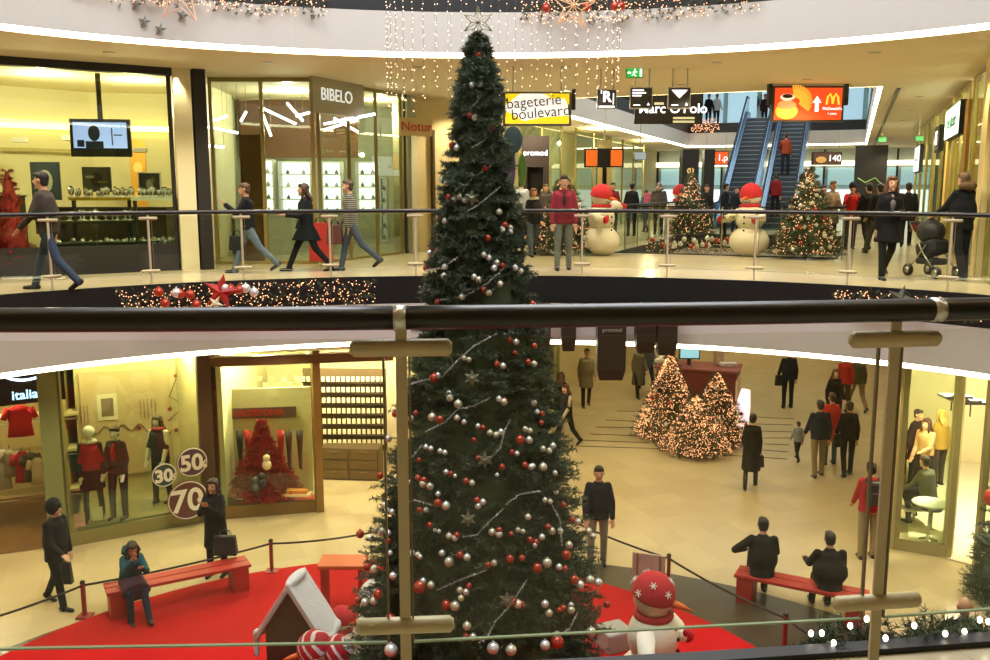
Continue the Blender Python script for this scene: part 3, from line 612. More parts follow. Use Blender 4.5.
    # shoes
    for i in (0, 1):
        kn, an = J[i][1:3]; pt = rad(max(-50, min(40, (legs[i][1]-legs[i][0])*.75))) if legs[i][1]-legs[i][0] > 12 else 0
        fd2 = Vector((0, -cos(pt), -sin(pt))); dn = Vector((0, sin(pt)*1, -cos(pt)))
        q = MB().cap(an+dn*.03-fd2*.03, an+fd2*.15+dn*.045, .045, .034, 10).cap(an, an+dn*.03, .05, .045, 10)
        if legskin or sole > .5: q.cap(kn.lerp(an, .45), an, .058, .05, 10)
        q.xf(S).build('boot' if (legskin or sole > .5) else 'shoe', mat(shoes, .5), root, True)
    # upper clothing
    if top:
        T = MB(); G = .022 if not coat else .03
        bot = coat if coat else hem
        T.tube([hip-U*hem, hip, hip+U*.12, hip+U*.24, chest, hip+U*.43, hip+U*.475, hip+U*.515], [(.185+G*.4, .13+G*.4), (.178+G*.3, .125+G*.3), (.155*B+G, .112*B+G), (.15*B+G, .108*B+G), (.165+G, .115+G), (.15+G, .105+G), (.115, .09), (.07, .07)], 18, lat=(1, 0, 0))
        if coat:
            mid = (J[0][1]+J[1][1])/2; dv = (mid-hip); dv = Vector((0, dv.y*.6, dv.z)).normalized() if legs[0][0] < 60 else dv.normalized()
            spr = abs(J[0][1].y-J[1][1].y)/2
            T.tube([hip, hip+dv*coat*.5, hip+dv*coat], [(.19, .14), (.2, .15+spr*.4), (.215, .16+spr*.75)], 18, lat=(1, 0, 0))
        for i, sd in enumerate((-1, 1)):
            e_, wr = J[i][3:5]; T.cap(sh[i]-Vector((sd*.03, 0, .01)), e_, .064+G*.4, .055+G*.3, 12)
            if not vest: T.cap(e_, wr-(wr-e_)*.03, .056+G*.3, .044+G*.2, 12)
        T.tube([hip+U*.46, hip+U*.535], [(.1, .09), (.068, .072)], 14, lat=(1, 0, 0))
        tm = cloth(top) if not stripes else stripe_mat(top, stripes)
        fuse(T.xf(S).build('coat' if coat else 'jacket', tm, root), .02*s, 2)
        if vest:
            V = MB()
            for i in (0, 1): V.cap(sh[i], J[i][3], .066, .056, 12); V.cap(J[i][3], J[i][4], .054, .042, 12)
            fuse(V.xf(S).build('sleeves', cloth(vest), root), .018*s, 1)
    if inner:
        MB().tube([chest+F*.118-U*.18, chest+F*.138, hip+U*.49+F*.075], [(.03, .02), (.045, .02), (.02, .02)], 10, lat=(1, 0, 0)).xf(S).build('shirt_front', cloth(inner), root, True)
    if skirt:
        col, ln = skirt; mid = (J[0][1]+J[1][1])/2; dv = (mid-hip).normalized(); spr = abs(J[0][1].y-J[1][1].y)/2
        fuse(MB().tube([hip+U*.1, hip, hip+dv*ln*.5, hip+dv*ln], [(.16, .12), (.19, .135), (.2, .15+spr*.4), (.225, .17+spr*.7)], 18, lat=(1, 0, 0)).xf(S).build('skirt', cloth(col), root), .02*s, 2)
    # hair, hat, scarf
    if not bald:
        q = MB().ell(headc+HM @ Vector((0, .03, .042)), (.088, .096, .09), HM); q.ell(headc+HM @ Vector((0, -.025, .085)), (.07, .066, .038), HM)
        q.ell(headc+HM @ Vector((0, .055, -.02)), (.078, .055, .075), HM)
        if longhair:
            q.tube([headc+HM @ Vector((0, .05, .04)), headc+HM @ Vector((0, .075, -.08)), neck+U*(-.02)+Vector((0, .1, 0)), neck-U*.1-F*.12], [(.085, .06), (.1, .055), (.105, .045), (.07, .03)], 14, lat=(1, 0, 0))
            for sd in (-1, 1): q.cap(headc+HM @ Vector((sd*.08, 0, .03)), headc+HM @ Vector((sd*.088, -.02, -.16)), .03, .022, 10)
        fuse(q.xf(S).build('hair', mat(hair, .6, noise=.3, scale=30, bump=.4, bscale=60), root), .013*s, 2)
    if hat:
        MB().ell(headc+HM @ Vector((0, .012, .06)), (.104, .118, .105), HM, 16, 10).xf(S).build('hat', cloth(hat), root, True)
    if hood:
        m_ = MB()
        if hood[1] == 'up': m_.ell(headc+HM @ Vector((0, .03, .03)), (.12, .12, .14), HM, 16, 10)
        else: m_.tube([neck+U*.02-F*.02+Vector((-.12, 0, 0)), neck-F*.1+U*.04+Vector((-.07, 0, 0)), neck-F*.12+U*.03, neck-F*.1+U*.04+Vector((.07, 0, 0)), neck+U*.02-F*.02+Vector((.12, 0, 0))], [.045, .07, .08, .07, .045], 10)
        fuse(m_.xf(S).build('hood', cloth(hood[0]), root), .016*s, 1)
    if scarf: MB().tube([neck+Vector((.1*cos(a), .085*sin(a)-.01, .01)) for a in [i*pi/8 for i in range(17)]], .035, 8).xf(S).build('scarf', cloth(scarf), root, True)
    root['_hands'] = [tuple(Matrix.Rotation(rz, 3, 'Z') @ (x[4]+x[5]*.08)*s+Vector(loc)) for x in J][0]+tuple()
    HANDS[root.name] = [(Matrix.Rotation(rz, 3, 'Z') @ ((x[4]+x[5]*.08)*s))+Vector(loc) for x in J]
    SHO[root.name] = (Matrix.Rotation(rz, 3, 'Z') @ ((hip+U*.3)*s))+Vector(loc); del root['_hands']
    return root
HANDS = {}; SHO = {}
def stripe_mat(a, b, n=26):
    m = bpy.data.materials.new('striped_knit'); m.use_nodes = True; nt = m.node_tree; bs = nt.nodes['Principled BSDF']; bs.inputs['Roughness'].default_value = .9
    tc = nt.nodes.new('ShaderNodeTexCoord'); w_ = nt.nodes.new('ShaderNodeTexWave'); w_.bands_direction = 'Z'; w_.inputs['Scale'].default_value = n/3.1; w_.inputs['Distortion'].default_value = .3
    r = nt.nodes.new('ShaderNodeValToRGB'); r.color_ramp.interpolation = 'CONSTANT'; r.color_ramp.elements[0].color = lin(a); r.color_ramp.elements[1].color = lin(b); r.color_ramp.elements[1].position = .5
    nt.links.new(tc.outputs['Object'], w_.inputs['Vector']); nt.links.new(w_.outputs['Fac'], r.inputs['Fac']); nt.links.new(r.outputs['Color'], bs.inputs['Base Color']); return m
def bag(p, size, col, label, cat='bag', kind='hand', rz=0, name=None):
    w_, d_, h_ = size; root = empty(name or {'hand': 'handbag', 'shop': 'shopping_bag', 'back': 'backpack'}[kind], p, rz, label, cat); m = mat(col, .6, noise=.1)
    if kind == 'back':
        MB().box((0, 0, 0), size).build('pack_body', m, root, bevel=.05); MB().box((0, d_*.55, -h_*.15), (w_*.75, d_*.35, h_*.5)).build('front_pocket', m, root, bevel=.03)
        for s in (-1, 1): MB().tube([(s*w_*.3, -d_*.5, h_*.42), (s*w_*.34, -d_*1.1, h_*.5), (s*w_*.36, -d_*1.2, 0), (s*w_*.32, -d_*.5, -h_*.4)], .015, 6).build('strap', mat('1a1a1a', .7), root, True)
    else:
        q = MB().add([(-w_/2, -d_/2, -h_), (w_/2, -d_/2, -h_), (w_/2, d_/2, -h_), (-w_/2, d_/2, -h_), (-w_*.44, -d_*.3, 0), (w_*.44, -d_*.3, 0), (w_*.44, d_*.3, 0), (-w_*.44, d_*.3, 0)], [(3, 2, 1, 0), (4, 5, 6, 7), (0, 1, 5, 4), (1, 2, 6, 5), (2, 3, 7, 6), (3, 0, 4, 7)])
        q.xf(Matrix.Translation((0, 0, -.1))).build('bag_body', m, root, bevel=.02 if kind == 'hand' else .004)
        for s in (-1, 1): MB().tube([(-w_*.25, s*d_*.28, -.11), (-w_*.18, s*d_*.15, -.02), (0, 0, .0), (w_*.18, s*d_*.15, -.02), (w_*.25, s*d_*.28, -.11)], .007, 6).build('handle', mat('1c1814', .6), root, True)
    return root
def P1(px, py, *a, z=Z1, **k): return person(on(px, py, z), *a, **k)
WALK = ((24, 6), (-18, 22)); WALK2 = ((-18, 28), (26, 8)); STAND = ((3, 3), (-2, 2))
# gallery level
a = P1(52, 290, -90, 1.83, 'man in a grey brown jacket and jeans striding left past the jewellery window', top='4a4038', bottom='3a4658', hair='1d1712', legs=((22, 4), (-20, 22)), arms=((-16, 8, 20), (18, 8, 25)))
a = P1(250, 273, -80, 1.68, 'short-haired person in black jacket and blue jeans eating while walking left', top='15161c', bottom='62707c', hair='4a3322', legs=((22, 5), (-28, 18)), arms=((-5, 8, 20), (35, 5, 95)), nod=5)
bag(HANDS[a.name][0]+Vector((-.1, -.1, .05)), (.3, .12, .26), '101014', 'black shoulder bag of the person eating by the white tube lights')
a = P1(308, 271, -75, 1.7, 'long-haired woman in a dark coat walking left with a red bag', top='1a1c20', bottom='1c1e26', hair='3a2418', female=True, longhair=True, legs=((26, 4), (-20, 20)), arms=((5, 8, 20), (20, 6, 70)), coat=.28)
bag(on(322, 266, Z1)+Vector((0, -.05, .95)), (.44, .2, .75), 'b02a22', 'big red bag carried by the long-haired woman', kind='shop')
a = P1(352, 271, -85, 1.72, 'short-haired woman in a striped jumper and jeans walking left', top='8c8878', stripes='3a3c38', bottom='4a5260', hair='4a3a2a', female=True, legs=((16, 4), (-28, 20)), arms=((10, 6, 20), (-8, 8, 15)))
bag(HANDS[a.name][0]+Vector((-.05, -.1, .15)), (.3, .16, .35), '5a2822', 'dark red checked bag beside the striped jumper', kind='hand')
P1(563, 270, 0, 1.78, 'man in a red checked jacket and grey trousers facing the railing', top='7a2430', bottom='6c6c64', hair='2a2018', legs=((6, 4), (-4, 10)), arms=((4, 12, 12), (4, 12, 12)), bulk=1.15, inner='3a2420')
P1(533, 256, 10, 1.6, 'woman in a dark jacket with a light scarf, left of the checked jacket', top='2a2a30', bottom='4c5462', hair='6a4a30', female=True, longhair=True, scarf='b8b4a4', legs=WALK)
P1(519, 262, 185, 1.15, 'child in dark clothes with brown hair beside the tall tree', top='26221f', bottom='26262c', hair='3a2a1c', legs=STAND)
P1(521, 243, 170, 1.82, 'person in a white shirt seen from behind near the escalators ad', top='b8bcc0', bottom='2a2c34', hair='2a2018', legs=STAND)
P1(545, 240, 15, 1.68, 'person in a pale hood left of the lit tree behind the checked jacket', top='4a4240', bottom='2c2c32', hair='5a4432', legs=STAND, hood=('8c8478', 'down'))
P1(612, 236, 0, 1.75, 'person in a dark red jacket behind the waving snowman arm', top='7a2424', bottom='2a2428', hair='2c2018', legs=STAND)
P1(631, 236, 190, 1.74, 'dark-clad person standing left of the group beyond the far railing', top='1c1c20', bottom='1e1e24', hair='1c1410', legs=STAND, coat=.2)
P1(645, 232, 200, 1.58, 'person in blue grey with a pinkish backpack in the group beyond the railing', top='4a5464', bottom='3a4454', hair='2c1c14', legs=WALK, female=True)
bag(on(645, 232, Z1)+Vector((.03, -.28, 1.2)), (.28, .14, .36), 'a84a60', 'pink backpack on the person in blue grey', 'bag', 'back', pi)
P1(658, 234, 180, 1.76, 'bulky person in a brown grey coat with fur collar beyond the far railing', top='4c443a', bottom='2c2c2e', hair='8c8070', legs=STAND, bulk=1.5, hood=('8a7c66', 'down'), coat=.22)
P1(705, 234, 5, 1.74, 'person in dark clothes just right of the far small lit tree', top='2a2622', bottom='22222a', hair='3a2a1c', legs=WALK)
P1(723, 236, 90, 1.72, 'dark person half hidden behind the left of the tall snowman', top='1a1c28', bottom='20202a', hair='14100e', legs=STAND)
P1(735, 232, 5, 1.62, 'person with dark hair hidden behind the tall snowman hat', top='22222c', bottom='20202a', hair='14100e', legs=STAND)
P1(829, 248, 10, 1.74, 'person in a beige coat behind the right side of the bushy tree', top='a08c70', bottom='4a4238', hair='6a4a2c', legs=STAND, coat=.3, female=True)
P1(820, 240, 15, 1.7, 'person in a dark jacket far behind the bushy tree', top='20222c', bottom='22222c', hair='1c1410', legs=WALK)
a = P1(849, 249, -10, 1.68, 'person in a bright red jacket holding a camera up to the face', top='b02420', bottom='3e3e48', hair='16110f', hat='20222a', legs=((8, 4), (-6, 8)), arms=((35, 15, 115, 30), (35, 15, 110, 30)))
P1(866, 251, 180, 1.74, 'dark-clad person walking away, right of the red jacket', top='1e1c1a', bottom='2c2620', hair='1c1410', legs=WALK)
P1(877, 254, 185, 1.72, 'person in dark coat and grey trousers walking away beside the black shop portal', top='26241e', bottom='4a4a44', hair='241a12', legs=WALK2)
P1(885, 279, -5, 1.76, 'auburn-haired woman in an open black coat and grey top walking towards the railing', top='131214', bottom='1c1c1e', hair='5c3320', female=True, longhair=True, legs=((16, 8), (-16, 30)), arms=((-6, 10, 10), (10, 8, 75, 30)), inner='6a6468', coat=.3)
a = P1(905, 246, 160, 1.76, 'person in a black coat walking away behind the auburn-haired woman', top='161418', bottom='18181c', hair='1a120e', legs=WALK, coat=.2, bulk=1.2)
bag(HANDS[a.name][0]+Vector((.0, 0, .05)), (.26, .12, .3), '6a1c20', 'dark red bag carried behind the auburn-haired woman')
P1(958, 279, 195, 1.8, 'woman in a black puffy jacket with fur hood pushing a stroller, seen from behind', top='14151a', bottom='1a1a20', hair='5c4630', female=True, legs=((4, 6), (-10, 12)), arms=((30, 12, 30), (30, 12, 30)), hood=('5a4630', 'down'), bulk=1.35, shoes='2c2018', sole=1, hem=.14)
P1(994, 268, -20, 1.7, 'person in a brown coat cut off by the right edge of the picture', top='5a3a20', bottom='2a2420', hair='4a3020', legs=STAND, coat=.4)
# on the escalator and top floor
def step_at(u, v0): return uv(36.6+u, v0, Z1+.02+4.8*max(0, u)/8.37+.1)
p = uv(36.6+3.3, -2.75, Z1+2.12); person(p, 160, 1.72, 'person in a red brown jacket riding the right escalator', top='9a4028', bottom='2a2c34', hair='3a2418', legs=STAND, arms=((5, 8, 10), (40, 20, 20)))
p = uv(36.6+.35, -2.85, Z1+.42); person(p, 165, 1.72, 'person in a dark red jacket at the foot of the right escalator', top='7a1c20', bottom='241c20', hair='241812', legs=STAND)
for px, py, lb, c in ((708, 126, 'dark figure leaning at the top floor railing, left of the pair', '1c1c22'), (716, 126, 'person in white at the top floor railing beside a dark figure', 'c8ccd0'), (764, 121, 'dark red figure at the top of the escalators', '3a1c28')):
    q = at(px, py, 49.5); person(Vector((q.x, q.y, Z2)), 10, 1.75, lb, top=c, bottom='22222a', hair='1c1410', legs=STAND, vox=.03)
# lower hall
a = P1(60, 606, 75, 1.74, 'person in a black hooded coat standing at left with a black bag', z=0, top='121216', bottom='15151a', hair='120e0c', legs=((14, 5), (-16, 12)), arms=((12, 8, 40), (0, 8, 10)), hood=('121216', 'up'), hem=.14, bulk=1.2)
bag(on(66, 590, 0)+Vector((.0, -.1, .62)), (.34, .1, .36), '0e0e12', 'black shopping bag with yellow flap held at left', kind='shop')
MB().box((0, 0, 0), (.2, .14, .08)).build('yellow_parcel', mat('c8b81c', .6), bevel=.02, label='small yellow parcel held above the black shopping bag', cat='parcel').location = on(66, 590, 0)+Vector((-.03, -.1, .72))
P1(218, 575, -8, 1.7, 'woman in a long black coat holding both hands at her mouth', z=0, top='131214', bottom='141416', hair='2a1a14', female=True, longhair=True, legs=STAND, arms=((35, 5, 105, 35), (35, 5, 105, 35)), coat=.42)
bag(on(230, 578, 0)+Vector((.02, -.22, .92)), (.38, .16, .32), '1c1a1c', 'black handbag hanging in front of the woman in the long coat')
P1(597, 566, 0, 1.8, 'man in a dark quilted jacket and grey jeans standing in the lower hall', z=0, top='1c1a20', bottom='86826f', hair='1a1412', legs=((4, 3), (-4, 6)), arms=((6, 14, 18), (6, 14, 18)), bulk=1.15, hem=.1)
P1(566, 446, -50, 1.66, 'long-haired woman in a dark waistcoat with cream sleeves beside the tree', z=0, top='241a18', bottom='1c1a1c', hair='4a2a18', female=True, longhair=True, legs=WALK, vest='a89c84')
P1(560, 432, 160, 1.7, 'dark person behind the tree next to the cream-sleeved woman', z=0, top='221c1a', bottom='181618', hair='4a2a1a', female=True, longhair=True, legs=WALK2)
P1(586, 406, 5, 1.78, 'person in a grey beige coat and dark trousers far down the lower hall', z=0, top='7c7056', bottom='2c2620', hair='3a2c1c', legs=((12, 4), (-10, 10)), coat=.35, bulk=1.2)
P1(638, 396, 10, 1.7, 'person in a long brown grey coat beyond the lit trees', z=0, top='5c5440', bottom='2c261c', hair='3a2c1c', legs=WALK, coat=.5, female=True)
P1(647, 391, 10, 1.72, 'person in a patterned blue grey jacket beside the long brown coat', z=0, top='4c545c', bottom='26242a', hair='2a2018', legs=WALK2)
P1(750, 487, 165, 1.66, 'woman in a long dark coat walking away near the lit trees', z=0, top='1d1913', bottom='18140f', hair='1c1510', female=True, legs=((16, 8), (-14, 14)), coat=.5, legskin=True)
bag(HANDS[[o.name for o in COL.objects if o.name.startswith('person')][-1]][0]+Vector((-.02, 0, .1)), (.26, .1, .26), '14110e', 'dark handbag of the woman in the long dark coat')
a = P1(787, 408, 180, 1.8, 'person in a black jacket with a bag near the lower ceiling line', z=0, top='15161c', bottom='16161c', hair='14100e', legs=STAND, bulk=1.15)
bag(HANDS[a.name][1]+Vector((.06, 0, .12)), (.3, .1, .32), '101014', 'black bag hanging beside the person by the lower ceiling line')
P1(797, 460, 185, .98, 'small child in a grey jacket and dark trousers', z=0, top='7a8084', bottom='23232a', hair='241a14', legs=WALK)
P1(817, 476, 182, 1.76, 'man in a dark blue jacket and beige trousers walking away', z=0, top='20242e', bottom='7c6c4a', hair='2a2018', legs=((6, 4), (-6, 8)), bulk=1.25)
P1(829, 464, 180, 1.72, 'person in a bright red coat between two dark jackets', z=0, top='b0301c', bottom='48586a', hair='4a2c1c', legs=STAND, coat=.35, female=True)
a = P1(846, 475, 178, 1.72, 'woman in a dark jacket walking away with a black bag', z=0, top='1a1714', bottom='1a1714', hair='2c1a12', legs=((8, 4), (-8, 12)), female=True, bulk=1.15)
bag(HANDS[a.name][1]+Vector((.08, 0, .1)), (.26, .1, .3), '100e0c', 'small black bag of the woman in the dark jacket')
P1(832, 428, 5, 1.7, 'woman in dark clothes walking between the red coats', z=0, top='221a14', bottom='2a1e18', hair='4a2e1a', female=True, longhair=True, legs=WALK, coat=.3)
P1(843, 413, 180, 1.76, 'person in a red jacket under the lower ceiling line', z=0, top='a82a1c', bottom='4c3a2a', hair='3a2418', legs=STAND)
a = P1(856, 410, 180, 1.76, 'person in an olive jacket and beige trousers under the lower ceiling line', z=0, top='5c5a38', bottom='86704a', hair='3a2c1c', legs=WALK2)
bag(HANDS[a.name][1], (.3, .1, .34), 'c8b890', 'pale shopping bag beside the olive jacket', kind='shop')
a = P1(866, 558, 176, 1.74, 'man in a red jacket and beige trousers behind the right glass post', z=0, top='a02428', bottom='8c7c56', hair='1c1410', legs=STAND)
bag(SHO[a.name]+Vector((0, -.24, .02)), (.32, .16, .42), '2c2422', 'dark backpack worn by the man behind the right glass post', 'backpack', 'back', pi)
# seated figures
BENCH_Z = .45
BA, BB = on(105, 590, .43), on(248, 561, .43); BC, BD = on(737, 571, .43), on(868, 597, .43)
def sit(q, *a, **k): return person(Vector((q.x, q.y, 0)), *a, **k)
sit(BA.lerp(BB, .17), 34, 1.62, 'woman in a teal hooded jacket and purple skirt sitting on the left red bench', top='24505a', bottom='222838', hair='2a1d18', female=True, longhair=True, legs=((80, 76), (80, 48)), arms=((35, 5, 100, 25), (30, 5, 70, 25)), lean=24, hood=('24505a', 'down'), skirt=('4c3044', .42), nod=14)
sit(BC.lerp(BD, .2), 172, 1.76, 'man in a dark coat with one arm akimbo sitting on the right red bench', top='1a1613', bottom='1a1814', hair='1a1410', legs=((84, 84), (84, 70)), arms=((20, 12, 50, 10), (-12, 48, 80, 95)), lean=8, bulk=1.35, hem=.16)
sit(BC.lerp(BD, .72), 176, 1.7, 'heavy-set person in a dark coat sitting at the right end of the red bench', top='1a1614', bottom='1a1716', hair='221a14', legs=((84, 84), (84, 76)), arms=((24, 14, 50), (24, 14, 50)), lean=10, bulk=1.6, hem=.18)
p = on(967, 596, 1.72); person(Vector((p.x, p.y, 0)), 170, 1.72, 'bald person in dark clothes behind the near garland, bottom right', top='1c1a20', bottom='1c1a20', bald=True, legs=STAND, skin=SKIN2)
# the boutique at right
P1(922, 497, -60, 1.72, 'woman in a sleeveless beige top and dark skirt inside the bright boutique', z=0, top='c09a68', vest='c09a78', bottom='241a18', hair='3a2014', female=True, longhair=True, legs=((6, 3), (-6, 8)), skirt=('1a1416', .36), arms=((8, 6, 20), (20, 6, 60)), legskin=True)
P1(937, 486, 200, 1.72, 'blonde person in mustard top inside the bright boutique', z=0, top='a88438', bottom='3a3028', hair='c0a050', female=True, longhair=True, legs=STAND)
P1(912, 484, 30, 1.7, 'person in black at the boutique entrance, left of the beige top', z=0, top='1a1614', bottom='1a1614', hair='2a1a12', female=True, legs=STAND, skirt=('1a1614', .34), legskin=True)
P1(926, 528, 200, 1.7, 'dark-haired person in a grey top and black skirt sitting in the boutique window', z=0, top='5c584c', bottom='18141c', hair='2a1a10', female=True, legs=((84, 84), (70, 80)), skirt=('18141c', .45), lean=12)
# mannequins
DOLL = mat('cfc4ae', .4, name='mannequin_shell')
def doll(px, py, f, lb, **k): return person(on(px, py, .28), f, 1.78, lb, name='mannequin', skin=DOLL, face=False, **k)
doll(92, 522, 20, 'mannequin with a white hat, red top and white scarf in the left window', z=0) if False else None
doll(95, 519, 15, 'shop mannequin with white hat, red top, dark sleeves and pale scarf', top='a8242c', vest='24302a', scarf='e0ddd2', bottom='1c1c1e', hair='3a2a20', hat='e0ddd2', female=True, skirt=('1c1a20', .34), legskin=True, legs=((8, 4), (-6, 10)), arms=((6, 10, 10), (-4, 12, 12)))
doll(121, 517, -5, 'shop mannequin in a dark jacket with red shirt and slim dark trousers', top='332c30', inner='b02828', bottom='222630', hair='2a1c16', female=True, legs=((6, 6), (4, 2)), arms=((4, 16, 22), (4, 16, 22)))
doll(163, 502, -15, 'shop mannequin in a dark top with cream sleeves beside the 50 disc', top='23262c', vest='c8c0a8', bottom='33323c', hair='3a2418', female=True, longhair=True, legs=((4, 3), (-4, 4)), arms=((8, 12, 14), (8, 12, 14)), scarf='a84848')
TXT = []
# ---------------------------------------------------------------- snowmen
SNOW = mat('e6e0cc', .85, bump=.3, bscale=30, name='felt_snow'); REDF = mat('b8222a', .85, bump=.3, name='red_felt'); ORNG = mat('d8661c', .6, name='carrot')
def snowman(loc, rz, s, label, wave=True, hatm=REDF, flakes=False):
    r = empty('snowman', loc, rad(rz), label, 'snowman'); S = Matrix.Scale(s, 4)
    def mk(mb, n, m, **k): return mb.xf(S).build(n, m, r, True, **k)
    mk(MB().ell((0, 0, .34), (.46, .42, .36), n=28, k=18), 'lower_ball', SNOW); mk(MB().ell((0, 0, .88), (.33, .3, .36), n=28, k=18), 'middle_ball', SNOW)
    mk(MB().ell((0, 0, 1.36), (.245, .24, .24), n=28, k=18), 'head', SNOW)
    m = MB(); pf = [(.262*cos(rad(a)), 1.4+.27*sin(rad(a))) for a in range(0, 91, 10)]; m.lathe([(.245, 1.36), (.268, 1.38)]+pf, n=24)
    m.xf(Matrix.Translation((0, 0, 1.36)) @ Matrix.Rotation(rad(14), 4, 'X') @ Matrix.Translation((0, .02, -1.36))); h = mk(m, 'hat', hatm)
    if flakes:
        q = MB()
        for i in range(9):
            a = rad(i*40); el = rad(16+24*(i % 2)); c = Vector((.28*cos(el)*cos(a), .28*cos(el)*sin(a)+.02, 1.41+.285*sin(el))); n = (c-Vector((0, 0, 1.38))).normalized(); t = n.cross(Vector((0, 0, 1))).normalized(); b = n.cross(t)
            for w_ in (0, 60, 120): d = t*cos(rad(w_))+b*sin(rad(w_)); q.tube([c-d*.045, c+d*.045], .006, 5)
        q.xf(S); o = q.build('snowflake_pattern', WHITE, h)
    mk(MB().tube([(.2*cos(i*pi/12), .19*sin(i*pi/12), 1.15) for i in range(25)], .05, 10), 'scarf', REDF)
    mk(MB().tube([(0, -.22, 1.33), (0, -.34, 1.32), (0, -.47, 1.29)], [.05, .035, .008], 10), 'nose', ORNG)
    for sx in (-.08, .08): mk(MB().ell((sx, -.22, 1.43), (.022, .014, .03)), 'eye', BLACK)
    mk(MB().tube([(-.1, -.21, 1.27), (-.05, -.235, 1.235), (0, -.24, 1.225), (.05, -.235, 1.235), (.1, -.21, 1.27)], .008, 6), 'mouth', BLACK)
    for z in (1.02, .9, .76, .6): mk(MB().ell((0, -.31 if z < 1 else -.27, z), (.026, .02, .026)), 'button', BLACK)
    for sd in (-1, 1):
        if wave and sd < 0 and wave != 'right': pts = [(sd*.26, 0, 1.0), (sd*.48, -.08, .86), (sd*.6, -.2, .83)]
        elif wave == 'right' and sd > 0: pts = [(sd*.26, 0, 1.06), (sd*.5, -.02, 1.2), (sd*.66, -.1, 1.12)]
        else: pts = [(sd*.28, -.05, 1.02), (sd*.37, -.18, .86), (sd*.25, -.3, .84)]
        mk(MB().tube(pts, [.11, .1, .08], 12).ell(pts[-1], .08), 'arm', SNOW); e_ = Vector(pts[-1]); mk(MB().ell(e_+Vector((sd*.02, -.04, 0)), (.075, .08, .09)).ell(e_+Vector((sd*-.05, -.04, .06)), (.03, .035, .05)), 'mitten', REDF)
    return r
p = on(600, 256, Z1); snowman(p+Vector((.05, .3, 0)), 45, .97, 'snowman with red hat and scarf raising a white arm, left of the far railing', 'right')
p = on(752, 257, Z1); snowman(p+Vector((0, .3, 0)), -40, .98, 'tall white snowman with red hat left of the bushy lit tree', True)
p = on(679, 235, Z1); snowman(p, -15, 1.0, 'small-looking far snowman with red hat beside a lit tree', False)
snowman((1.94, 10.35, 0), 62, 1.03, 'snowman in a red hat with white snowflakes, standing right of the tall tree', True, flakes=True)
snowman((-1.42, 10.4, 0), 150, .97, 'snowman behind the left side of the tall tree, white back turned', False, WHITE)
STR = mat('b8262c', .8, noise=.0)
def stripe_hat():
    m = bpy.data.materials.new('striped_hat'); m.use_nodes = True; nt = m.node_tree; bs = nt.nodes['Principled BSDF']; bs.inputs['Roughness'].default_value = .9
    tc = nt.nodes.new('ShaderNodeTexCoord'); w_ = nt.nodes.new('ShaderNodeTexWave'); w_.bands_direction = 'DIAGONAL'; w_.inputs['Scale'].default_value = 4; w_.inputs['Distortion'].default_value = 3
    r = nt.nodes.new('ShaderNodeValToRGB'); r.color_ramp.elements[0].color = lin('b0202a'); r.color_ramp.elements[1].color = lin('d8c8c4'); r.color_ramp.elements[0].position = .72; r.color_ramp.elements[1].position = .8
    nt.links.new(tc.outputs['Object'], w_.inputs['Vector']); nt.links.new(w_.outputs['Fac'], r.inputs['Fac']); nt.links.new(r.outputs['Color'], bs.inputs['Base Color']); return m
SH = stripe_hat()
p = on(314, 647, 1.42*.78); snowman((p.x, p.y, 0), -70, .78, 'snow figure in a red and white swirled hat, front left of the tall tree', False, SH)
p = on(338, 651, 1.42*.74); snowman((p.x, p.y, 0), -60, .74, 'snow figure with striped hat turned left beside the swirled hat', False, SH)
p = on(342, 617, 1.42*.6); snowman((p.x, p.y, 0), 60, .6, 'small snow figure with red hat half behind the tall tree', False)
# snowy hut
p = at(296, 575, 10.4); hut = empty('wooden_hut', (p.x, p.y, 0), rad(-12), 'small brown hut with thick snow on its gabled roof', 'hut'); H = p.z
BR = mat('55382a', .85, noise=.2, scale=14, name='brown_boards')
MB().add([(-.5, -.4, 0), (.5, -.4, 0), (.5, .4, 0), (-.5, .4, 0), (-.5, -.4, H*.68), (.5, -.4, H*.68), (.5, .4, H*.68), (-.5, .4, H*.68), (0, -.4, H*.94), (0, .4, H*.94)], [(3, 2, 1, 0), (1, 2, 6, 5), (3, 0, 4, 7), (0, 1, 5, 8, 4), (2, 3, 7, 9, 6), (4, 8, 9, 7), (8, 5, 6, 9)]).build('hut_body', BR, hut)
rf = MB()
for sd in (-1, 1): rf.add([(0, -.52, H), (0, .52, H), (sd*.66, .52, H*.6), (sd*.66, -.52, H*.6), (0, -.52, H*.93), (0, .52, H*.93), (sd*.66, .52, H*.53), (sd*.66, -.52, H*.53)], [(0, 1, 2, 3), (7, 6, 5, 4), (0, 3, 7, 4), (1, 5, 6, 2), (2, 6, 7, 3)])
rf.ell((0, 0, H*.98), (.12, .54, .06)); rf.tube([(-.66, -.5, H*.58), (-.68, 0, H*.55), (-.66, .5, H*.58)], .06, 8).tube([(.66, -.5, H*.58), (.68, 0, H*.55), (.66, .5, H*.58)], .06, 8).box((-.69, -.4, H*.5), (.08, .16, .34))
hut.scale = (.66, .5, 1)
fuse(rf.build('snow_roof', mat('d6d4d6', .9, bump=.8, bscale=16, name='fleece_snow'), hut), .02, 3)
sl = empty('wooden_counter', on(334, 640, 0)+Vector((0, .9, 0)), 0, 'small orange red wooden counter between the hut and the tree', 'counter')
MB().box((0, 0, .78), (.7, .45, .06)).build('top', mat('c0602a', .6), sl, bevel=.01)
for x in (-.28, .28): MB().box((x, 0, .375), (.07, .36, .75)).build('leg', mat('a82018', .6), sl, bevel=.005)
gb = empty('wooden_board', on(648, 592, 0), rad(-20), 'pale pinkish board leaning by the rope, behind the snowman', 'board')
MB().box((0, 0, .32), (.52, .04, .64)).build('panel', mat('b09a88', .7, noise=.15, scale=5), gb, bevel=.01)
